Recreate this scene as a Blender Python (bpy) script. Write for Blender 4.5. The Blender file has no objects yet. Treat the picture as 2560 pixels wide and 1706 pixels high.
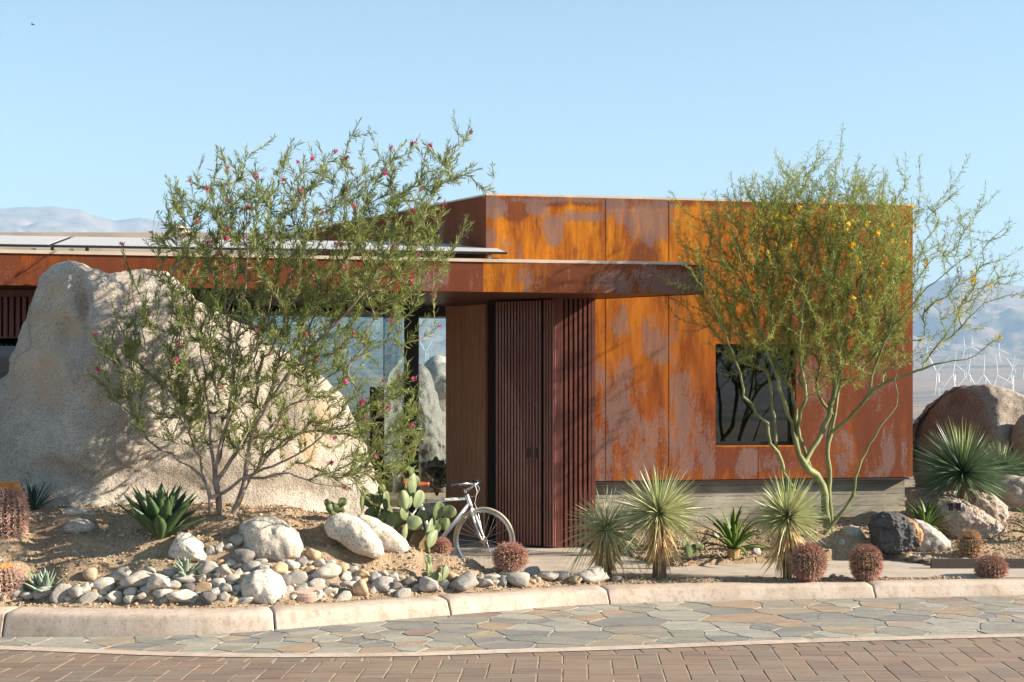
import bpy, bmesh, math, random
import numpy as np
from mathutils import Vector, Matrix, noise
R = math.radians
random.seed(7); np.random.seed(7)
# ------------------------------------------------------------------ camera model (pixels are those of the 2560 px photograph)
F, CX, HY, HC = 3500.0, 1280.0, 960.0, 1.93
def P(px, py, D): return Vector(((px-CX)/F*D, D, HC-(py-HY)/F*D))
def G(px, py, z=0.0):
    D = (HC-z)*F/(py-HY); return Vector(((px-CX)/F*D, D, z))
def XP(px, D): return (px-CX)/F*D
def proj(x, y, z): return (CX+F*x/y, HY-F*(z-HC)/y)
sc = bpy.context.scene
root = sc.collection.objects
def tag(o, label=None, cat=None, group=None, kind=None):
    if label: o['label'] = label
    if cat: o['category'] = cat
    if group: o['group'] = group
    if kind: o['kind'] = kind
    return o
def empty(name, loc, label=None, cat=None, group=None):
    o = bpy.data.objects.new(name, None); root.link(o); o.location = loc; o.empty_display_size = .1
    return tag(o, label, cat, group)
def mk(name, vf, m, parent=None, loc=None, smooth=False, attrs=None, local=False, mi=None):
    """one mesh object; vf=(verts, faces) in world space, origin at parent's or at loc"""
    v, f = vf
    v = np.array(v, dtype=float).reshape(-1, 3)
    org = Vector((0, 0, 0))
    if parent is not None and not local:
        org = parent.location.copy(); pp = parent.parent
        while pp is not None: org += pp.location; pp = pp.parent
    elif loc is not None: org = Vector(loc)
    if not local: v = v-np.array(org)
    me = bpy.data.meshes.new(name); me.from_pydata(v.tolist(), [], f); me.update()
    if smooth: me.polygons.foreach_set('use_smooth', [True]*len(me.polygons))
    ml = m if isinstance(m, (list, tuple)) else [m]
    for x in ml: me.materials.append(x)
    if mi: me.polygons.foreach_set('material_index', mi)
    if attrs:
        for k, a in attrs.items():
            at = me.attributes.new(k, 'FLOAT', 'POINT'); at.data.foreach_set('value', np.asarray(a, dtype=np.float32))
    o = bpy.data.objects.new(name, me); root.link(o)
    if parent is not None: o.parent = parent
    elif loc is not None: o.location = loc
    return o
class MB:
    def __init__(s): s.v = []; s.f = []
    def add(s, v, f):
        n = len(s.v); s.v += [tuple(x) for x in v]; s.f += [tuple(i+n for i in q) for q in f]; return s
    def box(s, c, sx, sy, sz, ax=None):
        """box centred at c; ax = (ux, uy) unit horizontal axis of its length"""
        ux = Vector((ax[0], ax[1], 0)).normalized() if ax else Vector((1, 0, 0)); uy = Vector((-ux.y, ux.x, 0)); uz = Vector((0, 0, 1)); c = Vector(c)
        p = [c+ux*sx/2*a+uy*sy/2*b+uz*sz/2*d for d in (-1, 1) for b in (-1, 1) for a in (-1, 1)]
        return s.add(p, [(0, 2, 3, 1), (4, 5, 7, 6), (0, 1, 5, 4), (2, 6, 7, 3), (0, 4, 6, 2), (1, 3, 7, 5)])
    def prism(s, poly, z0, z1):
        n = len(poly); v = [(p[0], p[1], z0) for p in poly]+[(p[0], p[1], z1) for p in poly]
        a = sum(poly[i][0]*poly[(i+1) % n][1]-poly[(i+1) % n][0]*poly[i][1] for i in range(n))
        f = [tuple(range(n))[::-1], tuple(range(n, 2*n))]+[(i, (i+1) % n, n+(i+1) % n, n+i) for i in range(n)]
        if a < 0: f = [q[::-1] for q in f]
        return s.add(v, f)
    def tube(s, pts, rad, n=8, cap=True):
        pts = [Vector(p) for p in pts]; m = len(pts)
        if not hasattr(rad, '__len__'): rad = [rad]*m
        t0 = (pts[1]-pts[0]).normalized(); ref = Vector((0, 0, 1)) if abs(t0.z) < .9 else Vector((1, 0, 0))
        nx = t0.cross(ref).normalized(); v = []
        for i in range(m):
            t = (pts[min(i+1, m-1)]-pts[max(i-1, 0)]); t = t.normalized() if t.length > 1e-9 else t0
            nx = (nx-t*nx.dot(t)); nx = nx.normalized() if nx.length > 1e-6 else t.orthogonal().normalized()
            ny = t.cross(nx)
            for k in range(n):
                a = 2*math.pi*k/n; v.append(pts[i]+(nx*math.cos(a)+ny*math.sin(a))*rad[i])
        f = [(i*n+k, i*n+(k+1) % n, (i+1)*n+(k+1) % n, (i+1)*n+k) for i in range(m-1) for k in range(n)]
        if cap: f += [tuple(range(n))[::-1], tuple(range((m-1)*n, m*n))]
        return s.add(v, f)
    def get(s): return (s.v, s.f)
def ico(sub):
    bm = bmesh.new(); bmesh.ops.create_icosphere(bm, subdivisions=sub, radius=1)
    v = np.array([x.co[:] for x in bm.verts]); f = [tuple(w.index for w in q.verts) for q in bm.faces]; bm.free(); return v, f
ICO = {k: ico(k) for k in (2, 3, 4, 5, 6, 7)}
def vnoise(p, H=1.0, lac=2.1, octv=5): return noise.fractal(p, H, lac, octv)
# ------------------------------------------------------------------ materials
def new_mat(name):
    m = bpy.data.materials.new(name); m.use_nodes = True; nt = m.node_tree; b = nt.nodes['Principled BSDF']; return m, nt, b
def N(nt, typ, **kw):
    n = nt.nodes.new(typ)
    for k, v in kw.items():
        if k.startswith('i_'): n.inputs[k[2:]].default_value = v
        else: setattr(n, k, v)
    return n
def ramp(nt, fac, stops):
    r = nt.nodes.new('ShaderNodeValToRGB'); e = r.color_ramp.elements
    while len(e) < len(stops): e.new(.5)
    for i, (p, c) in enumerate(stops): e[i].position = p; e[i].color = (*c, 1) if len(c) == 3 else c
    nt.links.new(fac, r.inputs[0]); return r
def mixc(nt, fac, a, b, typ='MIX'):
    m = nt.nodes.new('ShaderNodeMix'); m.data_type = 'RGBA'; m.blend_type = typ
    for s, x in ((m.inputs[0], fac), (m.inputs[6], a), (m.inputs[7], b)):
        if hasattr(x, 'links') or isinstance(x, bpy.types.NodeSocket): nt.links.new(x, s)
        elif hasattr(x, '__len__'): s.default_value = (*x, 1) if len(x) == 3 else x
        else: s.default_value = x
    return m.outputs[2]
def math_(nt, op, a, b=0.0, clamp=False):
    m = nt.nodes.new('ShaderNodeMath'); m.operation = op; m.use_clamp = clamp
    for s, x in ((m.inputs[0], a), (m.inputs[1], b)):
        if isinstance(x, bpy.types.NodeSocket): nt.links.new(x, s)
        else: s.default_value = x
    return m.outputs[0]
def coords(nt, scale=(1, 1, 1), kind='Object', rand=False, rot=(0, 0, 0)):
    tc = nt.nodes.new('ShaderNodeTexCoord'); mp = nt.nodes.new('ShaderNodeMapping'); mp.inputs['Scale'].default_value = scale; mp.inputs['Rotation'].default_value = rot
    nt.links.new(tc.outputs[kind], mp.inputs[0])
    if rand:
        oi = nt.nodes.new('ShaderNodeObjectInfo'); v = N(nt, 'ShaderNodeVectorMath', operation='SCALE'); v.inputs[0].default_value = (37, 21, 53); nt.links.new(oi.outputs['Random'], v.inputs['Scale']); nt.links.new(v.outputs[0], mp.inputs['Location'])
    return mp.outputs[0]
def tex(nt, co, scale, detail=4, rough=.55, dist=0.0):
    n = N(nt, 'ShaderNodeTexNoise'); n.inputs['Scale'].default_value = scale; n.inputs['Detail'].default_value = detail; n.inputs['Roughness'].default_value = rough; n.inputs['Distortion'].default_value = dist
    nt.links.new(co, n.inputs['Vector']); return n.outputs['Fac']
def attr(nt, name):
    a = nt.nodes.new('ShaderNodeAttribute'); a.attribute_name = name; return a
def bump(nt, b, h, strength=.4, dist=.01):
    n = nt.nodes.new('ShaderNodeBump'); n.inputs['Strength'].default_value = strength; n.inputs['Distance'].default_value = dist
    nt.links.new(h, n.inputs['Height']); nt.links.new(n.outputs[0], b.inputs['Normal'])
def mnoise(name, c1, c2, scale=8, rough=.8, sc3=(1, 1, 1), c3=None, bmp=.3, bscale=60, bdist=.004, spec=.3, metal=0, lo=.35, hi=.65, rand=False, detail=5):
    m, nt, b = new_mat(name); co = coords(nt, sc3, rand=rand)
    n = tex(nt, co, scale, detail); st = [(lo, c1), (hi, c2)]
    if c3: st = [(lo, c1), ((lo+hi)/2, c3), (hi, c2)]
    r = ramp(nt, n, st); nt.links.new(r.outputs[0], b.inputs['Base Color'])
    b.inputs['Roughness'].default_value = rough; b.inputs['Specular IOR Level'].default_value = spec; b.inputs['Metallic'].default_value = metal
    if bmp: bump(nt, b, tex(nt, co, bscale, 3), bmp, bdist)
    return m
def flat(name, c, rough=.6, metal=0, spec=.4):
    m, nt, b = new_mat(name); co = coords(nt); n = tex(nt, co, 40, 3)
    r = ramp(nt, n, [(.3, tuple(x*.88 for x in c)), (.7, tuple(min(1, x*1.1) for x in c))]); nt.links.new(r.outputs[0], b.inputs['Base Color'])
    b.inputs['Roughness'].default_value = rough; b.inputs['Metallic'].default_value = metal; b.inputs['Specular IOR Level'].default_value = spec; return m
def granite(name, base, dark, stain=None, spk=90, stain_amt=.55, bmp=.6, big=3.0, spec=.25, rand=True, band=None):
    """speckled stone with broad tone patches and an optional iron stain"""
    m, nt, b = new_mat(name); co = coords(nt, rand=rand)
    sp = tex(nt, co, spk, 3, .6); lg = tex(nt, co, big, 5, .6); md = tex(nt, co, big*6, 4, .6)
    c = ramp(nt, sp, [(.33, dark), (.46, base), (.64, tuple(min(1, x*1.22) for x in base))]).outputs[0]
    tone = ramp(nt, lg, [(.3, (.62, .60, .58)), (.6, (1, 1, 1))]).outputs[0]; c = mixc(nt, 1.0, c, tone, 'MULTIPLY')
    tone2 = ramp(nt, md, [(.35, (.8, .79, .77)), (.6, (1.0, 1.0, 1.0))]).outputs[0]; c = mixc(nt, .8, c, tone2, 'MULTIPLY')
    if rand:
        oi = nt.nodes.new('ShaderNodeObjectInfo'); c = mixc(nt, 1.0, c, ramp(nt, oi.outputs['Random'], [(0, (.78, .76, .74)), (.5, (.96, .94, .91)), (1, (1.04, 1.03, 1.02))]).outputs[0], 'MULTIPLY')
    if band:
        sx = nt.nodes.new('ShaderNodeSeparateXYZ'); nt.links.new(coords(nt), sx.inputs[0]); q = math_(nt, 'ADD', sx.outputs[0], math_(nt, 'MULTIPLY', math_(nt, 'SUBTRACT', tex(nt, coords(nt), 9, 5, .7), .5), .16)); q = math_(nt, 'SUBTRACT', q, math_(nt, 'MULTIPLY', math_(nt, 'SUBTRACT', band[1], sx.outputs[2]), .35))
        bm_ = ramp(nt, q, [(band[0]-.02, (0, 0, 0)), (band[0]+.02, (1, 1, 1))]).outputs[0]; c = mixc(nt, bm_, c, mixc(nt, sp, (.22, .10, .04), (.52, .33, .17)))
    if stain:
        s = tex(nt, co, big*.8+.37, 6, .65, .6); sm = ramp(nt, s, [(stain_amt, (0, 0, 0)), (stain_amt+.12, (1, 1, 1))]).outputs[0]
        c = mixc(nt, math_(nt, 'MULTIPLY', sm, .8), c, stain)
    cr = N(nt, 'ShaderNodeTexVoronoi', feature='DISTANCE_TO_EDGE'); cr.inputs['Scale'].default_value = big*.55; wv = N(nt, 'ShaderNodeVectorMath', operation='ADD'); nz = N(nt, 'ShaderNodeTexNoise'); nz.inputs['Scale'].default_value = big*1.6; nt.links.new(co, nz.inputs['Vector']); nt.links.new(co, wv.inputs[0]); nt.links.new(nz.outputs['Color'], wv.inputs[1]); nt.links.new(wv.outputs[0], cr.inputs['Vector'])
    ck = ramp(nt, cr.outputs['Distance'], [(.0, (1, 1, 1)), (.012, (0, 0, 0))]).outputs[0]; c = mixc(nt, math_(nt, 'MULTIPLY', math_(nt, 'MULTIPLY', ck, .6), ramp(nt, lg, [(.45, (0, 0, 0)), (.6, (1, 1, 1))]).outputs[0]), c, tuple(x*.5 for x in dark))
    nt.links.new(c, b.inputs['Base Color']); b.inputs['Roughness'].default_value = .92; b.inputs['Specular IOR Level'].default_value = spec
    h = math_(nt, 'ADD', tex(nt, co, spk*.5, 4, .7), math_(nt, 'MULTIPLY', md, 1.5)); bump(nt, b, h, bmp, .012)
    return m
def leafmat(name, c1, c2, c3=None, trans=.35, scale=3, rough=.5, spec=.3):
    m, nt, b = new_mat(name); co = coords(nt); n = tex(nt, co, scale, 6, .75)
    st = [(.3, c1), (.7, c2)] if not c3 else [(.3, c1), (.52, c2), (.72, c3)]
    r = ramp(nt, n, st); nt.links.new(r.outputs[0], b.inputs['Base Color']); b.inputs['Roughness'].default_value = rough; b.inputs['Specular IOR Level'].default_value = spec
    if trans:
        t = nt.nodes.new('ShaderNodeBsdfTranslucent'); nt.links.new(r.outputs[0], t.inputs[0]); mx = nt.nodes.new('ShaderNodeMixShader'); mx.inputs[0].default_value = trans
        nt.links.new(b.outputs[0], mx.inputs[1]); nt.links.new(t.outputs[0], mx.inputs[2]); nt.links.new(mx.outputs[0], nt.nodes['Material Output'].inputs[0])
    return m
def rust(name):
    """weathered steel: orange rust, dark brown mill scale and purple grey bloom; coarse layout in vertex attributes, torn and dripping edges from noise"""
    m, nt, b = new_mat(name)
    st = coords(nt, (3.6, 3.6, .6)); drip = coords(nt, (9, 9, 1.5)); fine = coords(nt, (1, 1, .5)); iso = coords(nt)
    a_b, a_g, a_l, a_p = (attr(nt, k).outputs['Fac'] for k in ('brown', 'grey', 'low', 'panel'))
    streak = tex(nt, st, 2.0, 7, .7, .2); blot = tex(nt, fine, 3.4, 9, .72, .4); grain = tex(nt, fine, 150, 3, .7); edge = tex(nt, drip, 2.2, 9, .8, .2); speck = tex(nt, fine, 60, 5, .8); cloud = tex(nt, fine, 1.3, 6, .6)
    sr = ramp(nt, streak, [(.36, (0, 0, 0)), (.62, (1, 1, 1))]).outputs[0]
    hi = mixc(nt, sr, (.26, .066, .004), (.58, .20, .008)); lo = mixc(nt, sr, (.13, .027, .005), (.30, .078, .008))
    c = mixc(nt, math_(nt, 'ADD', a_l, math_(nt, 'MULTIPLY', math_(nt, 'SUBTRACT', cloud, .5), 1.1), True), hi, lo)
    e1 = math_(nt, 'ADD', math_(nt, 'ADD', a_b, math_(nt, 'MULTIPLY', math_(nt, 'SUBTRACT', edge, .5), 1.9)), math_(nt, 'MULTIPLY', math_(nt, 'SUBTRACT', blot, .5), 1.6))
    e1 = math_(nt, 'ADD', math_(nt, 'ADD', e1, a_p), .07)
    k1 = ramp(nt, e1, [(.34, (0, 0, 0)), (.74, (1, 1, 1))]).outputs[0]
    c = mixc(nt, math_(nt, 'MULTIPLY', k1, .86), c, mixc(nt, blot, (.075, .020, .011), (.20, .055, .024)))
    e2 = math_(nt, 'ADD', a_g, math_(nt, 'MULTIPLY', math_(nt, 'SUBTRACT', edge, .5), 2.0))
    e2 = math_(nt, 'ADD', e2, math_(nt, 'MULTIPLY', math_(nt, 'SUBTRACT', blot, .5), 2.2)); e2 = math_(nt, 'ADD', e2, math_(nt, 'MULTIPLY', math_(nt, 'SUBTRACT', speck, .5), 1.7))
    k2 = ramp(nt, e2, [(.56, (0, 0, 0)), (.68, (1, 1, 1))]).outputs[0]
    c = mixc(nt, math_(nt, 'MULTIPLY', k2, .74), c, mixc(nt, streak, (.13, .075, .068), (.28, .19, .17)))
    g = ramp(nt, grain, [(.3, (.74, .72, .70)), (.65, (1.10, 1.08, 1.06))]).outputs[0]; c = mixc(nt, 1.0, c, g, 'MULTIPLY')
    nt.links.new(c, b.inputs['Base Color']); b.inputs['Roughness'].default_value = .8; b.inputs['Specular IOR Level'].default_value = .2
    bump(nt, b, math_(nt, 'ADD', grain, math_(nt, 'MULTIPLY', k2, .6)), .25, .004); return m
def wood(name, c1, c2, ring=26, rough=.45, spec=.4, horiz=False, coat=0):
    m, nt, b = new_mat(name); co = coords(nt, (9, 9, .35) if not horiz else (.5, 9, 9)); n = tex(nt, co, 4, 7, .65, .3); w = tex(nt, co, ring, 3, .6)
    r = ramp(nt, math_(nt, 'ADD', math_(nt, 'MULTIPLY', n, .7), math_(nt, 'MULTIPLY', w, .3)), [(.35, c1), (.62, c2)])
    nt.links.new(r.outputs[0], b.inputs['Base Color']); b.inputs['Roughness'].default_value = rough; b.inputs['Specular IOR Level'].default_value = spec; b.inputs['Coat Weight'].default_value = coat
    bump(nt, b, w, .12, .002); return m
def boards(name):
    """board formed concrete: horizontal board bands with rough seams"""
    m, nt, b = new_mat(name); co = coords(nt); sx = nt.nodes.new('ShaderNodeSeparateXYZ'); nt.links.new(co, sx.inputs[0])
    wob = tex(nt, coords(nt, (6, 6, 6)), 1.5, 5, .8); zz = math_(nt, 'ADD', math_(nt, 'DIVIDE', sx.outputs[2], .142), math_(nt, 'MULTIPLY', wob, .06))
    fr = math_(nt, 'FRACT', zz); fl = math_(nt, 'FLOOR', zz); wn = N(nt, 'ShaderNodeTexWhiteNoise', noise_dimensions='1D'); nt.links.new(fl, wn.inputs['W'])
    st = tex(nt, coords(nt, (1.2, 1.2, 14)), 2.5, 6, .6); pt = tex(nt, co, 2.2, 5, .6)
    base = ramp(nt, math_(nt, 'ADD', math_(nt, 'MULTIPLY', st, .5), math_(nt, 'MULTIPLY', pt, .5)), [(.36, (.19, .165, .125)), (.5, (.30, .275, .225)), (.64, (.40, .375, .32))]).outputs[0]
    t = ramp(nt, wn.outputs[0], [(0, (.82, .8, .76)), (1, (1.08, 1.06, 1.02))]).outputs[0]; c = mixc(nt, 1.0, base, t, 'MULTIPLY')
    seam = ramp(nt, fr, [(0, (1, 1, 1)), (.05, (0, 0, 0)), (.95, (0, 0, 0)), (1, (1, 1, 1))]).outputs[0]
    sm = math_(nt, 'MULTIPLY', seam, ramp(nt, tex(nt, co, 14, 4, .7), [(.42, (0, 0, 0)), (.55, (1, 1, 1))]).outputs[0])
    c = mixc(nt, math_(nt, 'MULTIPLY', sm, .75), c, (.07, .06, .05)); nt.links.new(c, b.inputs['Base Color']); b.inputs['Roughness'].default_value = .9
    bump(nt, b, math_(nt, 'SUBTRACT', math_(nt, 'MULTIPLY', st, .5), sm), .6, .008); return m
def glass(name, tint, refl=.12, rough=0.0, tr=1.0):
    m = bpy.data.materials.new(name); m.use_nodes = True; nt = m.node_tree; nt.nodes.remove(nt.nodes['Principled BSDF'])
    t = nt.nodes.new('ShaderNodeBsdfTransparent'); t.inputs[0].default_value = (*tint, 1); g = nt.nodes.new('ShaderNodeBsdfGlossy'); g.inputs['Roughness'].default_value = rough
    lw = nt.nodes.new('ShaderNodeFresnel'); lw.inputs[0].default_value = 1.5; f = math_(nt, 'ADD', lw.outputs[0], refl, True); mx = nt.nodes.new('ShaderNodeMixShader')
    nt.links.new(f, mx.inputs[0]); nt.links.new(t.outputs[0], mx.inputs[1]); nt.links.new(g.outputs[0], mx.inputs[2]); nt.links.new(mx.outputs[0], nt.nodes['Material Output'].inputs[0]); return m
M = {}
M['rust'] = rust('weathered_steel')
M['concrete'] = mnoise('smooth_concrete', (.33, .28, .225), (.42, .365, .30), 3, .85, bmp=.25, bscale=160, bdist=.002, c3=(.38, .325, .265))
M['boards'] = boards('board_concrete')
M['cream'] = mnoise('cream_coating', (.50, .41, .31), (.62, .52, .41), 2.5, .8, bmp=.1)
M['soffit'] = wood('soffit_wood', (.060, .022, .014), (.13, .050, .030), horiz=True)
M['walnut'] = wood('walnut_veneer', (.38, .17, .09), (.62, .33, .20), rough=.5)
M['door'] = wood('door_wood', (.12, .042, .036), (.22, .085, .07), rough=.38, spec=.5, coat=.5)
M['slat'] = wood('slat_wood', (.060, .016, .011), (.17, .048, .028), rough=.5)
M['black'] = flat('black_metal', (.012, .012, .013), .4)
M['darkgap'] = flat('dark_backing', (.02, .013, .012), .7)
M['interior'] = flat('interior_dark', (.10, .095, .09), .8)
M['interior2'] = flat('interior_wall', (.16, .16, .15), .8)
M['glass'] = glass('lobby_glass', (.72, .84, .84), .08)
M['glassd'] = glass('window_glass', (.34, .50, .56), .07)
M['solar'] = flat('solar_cell', (.42, .41, .40), .6, spec=.5)  # pale grey puts the sky's reflection into the cell colour
M['alu'] = flat('aluminium', (.55, .55, .56), .35, metal=.8)
M['white'] = flat('white_paint', (.78, .78, .76), .45)
M['soil'] = None
# ------------------------------------------------------------------ kerb line (world), road level
KB = [(-700, 1500), (-300, 1508), (0, 1515), (45, 1515.5), (270, 1520), (450, 1522), (657, 1518), (900, 1500), (1087, 1488), (1285, 1473), (1501, 1461), (1700, 1457), (1950, 1454), (2164, 1451), (2560, 1445), (3300, 1437)]
kb = [G(a, c) for a, c in KB]; KX = np.array([p.x for p in kb]); KY = np.array([p.y for p in kb])
def smooth_kerb(x):
    s = 0; 
    for d in (-.5, -.25, 0, .25, .5): s = s+np.interp(np.asarray(x)+d, KX, KY)
    return s/5
def zroad(x): return float(np.interp(x, [-8, -4.3, -2.9, -1.5, 0, 6], [-.23, -.214, -.182, -.148, -.138, -.122]))
def normal_at(fn, x):
    d = Vector((.2, float(fn(x+.1)-fn(x-.1)), 0)).normalized(); return d, Vector((d.y, -d.x, 0))
def kerb_mat():
    m, nt, b = new_mat('tan_kerb_concrete'); co = coords(nt); a = tex(nt, co, 1.7, 7, .65, .4); p_ = tex(nt, co, 160, 3, .7); dr = tex(nt, coords(nt, (5, 5, .8)), 2.2, 6, .7); sp = tex(nt, co, 24, 6, .75)
    c = ramp(nt, a, [(.32, (.40, .315, .245)), (.5, (.50, .405, .325)), (.66, (.56, .475, .395))]).outputs[0]
    c = mixc(nt, 1, c, ramp(nt, dr, [(.3, (.74, .70, .66)), (.48, (1, 1, 1)), (.7, (1.06, 1.06, 1.05))]).outputs[0], 'MULTIPLY'); c = mixc(nt, 1, c, ramp(nt, sp, [(.34, (.72, .70, .68)), (.46, (1, 1, 1))]).outputs[0], 'MULTIPLY'); c = mixc(nt, 1, c, ramp(nt, p_, [(.32, (.72, .7, .68)), (.5, (1, 1, 1)), (.7, (1.07, 1.07, 1.07))]).outputs[0], 'MULTIPLY')
    nt.links.new(c, b.inputs['Base Color']); b.inputs['Roughness'].default_value = .92; b.inputs['Specular IOR Level'].default_value = .2; bump(nt, b, math_(nt, 'ADD', p_, math_(nt, 'MULTIPLY', sp, 1.2)), .45, .006); return m
M['kerb'] = kerb_mat()
jx = [XP(*a) for a in ((32, 12.0), (664, 12.0), (1090, 12.6), (1500, 13.3), (2170, 13.6))]+[-6.3, 5.9]
def kerb_mesh():
    mb = MB(); xs = list(np.arange(-7.5, 8.6, .11)); 
    xs = sorted(x for x in xs if all(abs(x-j) > .06 for j in jx)); cuts = sorted(jx); segs = []; cur = []
    bounds = [-99]+cuts+[99]
    for a, b_ in zip(bounds[:-1], bounds[1:]):
        seg = [x for x in xs if a < x < b_]
        if a > -90: seg = [a+.007, a+.02]+seg
        if b_ < 90: seg = seg+[b_-.02, b_-.007]
        segs.append(seg)
    for seg in segs:
        v = []; n = 0
        for i, x in enumerate(seg):
            d, nn = normal_at(smooth_kerb, x); zb = zroad(x)-.05; y = float(smooth_kerb(x))+.004*noise.noise(Vector((x*2.3, 3, 0))); e = .008 if i in (0, len(seg)-1) else 0
            prof = [(0, -.25), (0, -.012-e), (.012, -.002-e), (.15, -.006-e), (.222, -.012-e), (.244, -.020-e), (.258, -.036-e*.6), (.268, -.060), (.305, zroad(x)+.03), (.325, zb), (.325, -.35)]
            n = len(prof)
            for o, z in prof: v.append((x+nn.x*o, y+nn.y*o, z))
        m = len(seg); f = [(i*n+k, (i+1)*n+k, (i+1)*n+k+1, i*n+k+1) for i in range(m-1) for k in range(n-1)]
        f += [tuple(range(n)), tuple(range((m-1)*n, m*n))[::-1]]; mb.add(v, f)
    return mb.get()
o = mk('kerb', kerb_mesh(), M['kerb'], smooth=False); tag(o, kind='structure')
for p in o.data.polygons: p.use_smooth = len(p.vertices) == 4
# ------------------------------------------------------------------ paving south of the kerb
EB = [(-700, 1590), (-300, 1603), (0, 1614), (270, 1626), (576, 1636), (900, 1636), (1105, 1630), (1400, 1620), (1600, 1615), (1893, 1602), (2353, 1589), (2560, 1584), (3300, 1566)]
def Groad(px, py):
    p = G(px, py, -.15)
    for _ in range(4): p = G(px, py, zroad(p.x))
    return p
eb = [Groad(a, c) for a, c in EB]; EX = np.array([p.x for p in eb]); EY = np.array([p.y for p in eb])
def edge_y(x): return sum(np.interp(np.asarray(x)+d, EX, EY) for d in (-.6, -.3, 0, .3, .6))/5
def kerb_front(x): return smooth_kerb(x)-.30
def clip(poly, fn, keep_above, off=0.0):
    """clip a polygon by the local tangent of curve y=fn(x)+off"""
    cx = sum(p[0] for p in poly)/len(poly); y0 = float(fn(cx))+off; sl = float(fn(cx+.15)-fn(cx-.15))/.3
    def s(p): d = p[1]-(y0+sl*(p[0]-cx)); return d if keep_above else -d
    out = []
    for i in range(len(poly)):
        a, b_ = poly[i], poly[(i+1) % len(poly)]; sa, sb = s(a), s(b_)
        if sa >= 0: out.append(a)
        if (sa < 0) != (sb < 0): t = sa/(sa-sb); out.append((a[0]+(b_[0]-a[0])*t, a[1]+(b_[1]-a[1])*t))
    return out
def area(p): return abs(sum(p[i][0]*p[(i+1) % len(p)][1]-p[(i+1) % len(p)][0]*p[i][1] for i in range(len(p))))/2
def shrink(poly, d):
    cx = sum(p[0] for p in poly)/len(poly); cy = sum(p[1] for p in poly)/len(poly); n = len(poly); a = sum(poly[i][0]*poly[(i+1) % n][1]-poly[(i+1) % n][0]*poly[i][1] for i in range(n))
    if a < 0: poly = poly[::-1]
    lines = []
    for i in range(n):
        p, q = Vector(poly[i]), Vector(poly[(i+1) % n]); e = q-p
        if e.length < 1e-6: continue
        e.normalize(); nn = Vector((-e.y, e.x)); lines.append((p+nn*d, nn))
    out = list(poly)
    for pt, nn in lines:
        res = []
        for i in range(len(out)):
            a_, b_ = Vector(out[i]), Vector(out[(i+1) % len(out)]); sa, sb = (a_-pt).dot(nn), (b_-pt).dot(nn)
            if sa >= 0: res.append(tuple(a_))
            if (sa < 0) != (sb < 0): t = sa/(sa-sb); res.append(tuple(a_+(b_-a_)*t))
        out = res
        if len(out) < 3: return []
    return out
def slab(mb, vals, poly, h, c, bev=.006, rnd=0.0):
    if len(poly) < 3 or area(poly) < .0012: return
    n = len(poly); a = sum(poly[i][0]*poly[(i+1) % n][1]-poly[(i+1) % n][0]*poly[i][1] for i in range(n))
    if a < 0: poly = poly[::-1]
    inner = shrink(poly, bev)
    tl = (random.uniform(-rnd, rnd), random.uniform(-rnd, rnd)); cx, cy = poly[0]
    def zz(p): return zroad(p[0])+h+tl[0]*(p[0]-cx)+tl[1]*(p[1]-cy)
    v = [(p[0], p[1], zz(p)-.03) for p in poly]+[(p[0], p[1], zz(p)-bev*.6) for p in poly]
    f = [(i, (i+1) % n, n+(i+1) % n, n+i) for i in range(n)]
    if len(inner) == n:
        v += [(p[0], p[1], zz(p)) for p in inner]; f += [(n+i, n+(i+1) % n, 2*n+(i+1) % n, 2*n+i) for i in range(n)]; f.append(tuple(range(2*n, 3*n)))
    else: f.append(tuple(range(n, 2*n)))
    vals += [c]*len(v); mb.add(v, f)
# herringbone bricks
mb, va = MB(), []; w, l = .180, .360; g = .005; th = R(-2.5)
for k in range(-70, 71):
    for j in range(-40, 41):
        # lattice of a 2:1 herringbone: stair step (w, w) and (2w+... ) = (2l/1, 0)-type step
        ox = k*w+j*2*w; oy = k*w-j*2*w
        for (a, b_, sx, sy) in ((0, 0, l, w), (2*w, -w, w, l)):
            x0, y0 = ox+a, oy+b_
            q = [(x0+g, y0+g), (x0+sx-g, y0+g), (x0+sx-g, y0+sy-g), (x0+g, y0+sy-g)]
            q = [(p[0]*math.cos(th)-p[1]*math.sin(th), p[0]*math.sin(th)+p[1]*math.cos(th)+10) for p in q]
            cx, cy = (q[0][0]+q[2][0])/2, (q[0][1]+q[2][1])/2
            if not (-7.5 < cx < 8 and 6.6 < cy < float(edge_y(cx))): continue
            q = clip(q, edge_y, False, -.155-.155)
            slab(mb, va, q, 0, random.random(), .004, .006)
x = -7.5
while x < 8:      # soldier course along the band
    d, nn = normal_at(edge_y, x); y = float(edge_y(x)); t = d*(.21); s = d*.075
    a0 = Vector((x, y, 0))+nn*.16+d*g; q = [a0, a0+t-d*2*g, a0+t-d*2*g+nn*.145, a0+nn*.145]
    slab(mb, va, [(p.x, p.y) for p in q], 0, random.random(), .004, .006); x += .21*d.x
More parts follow.
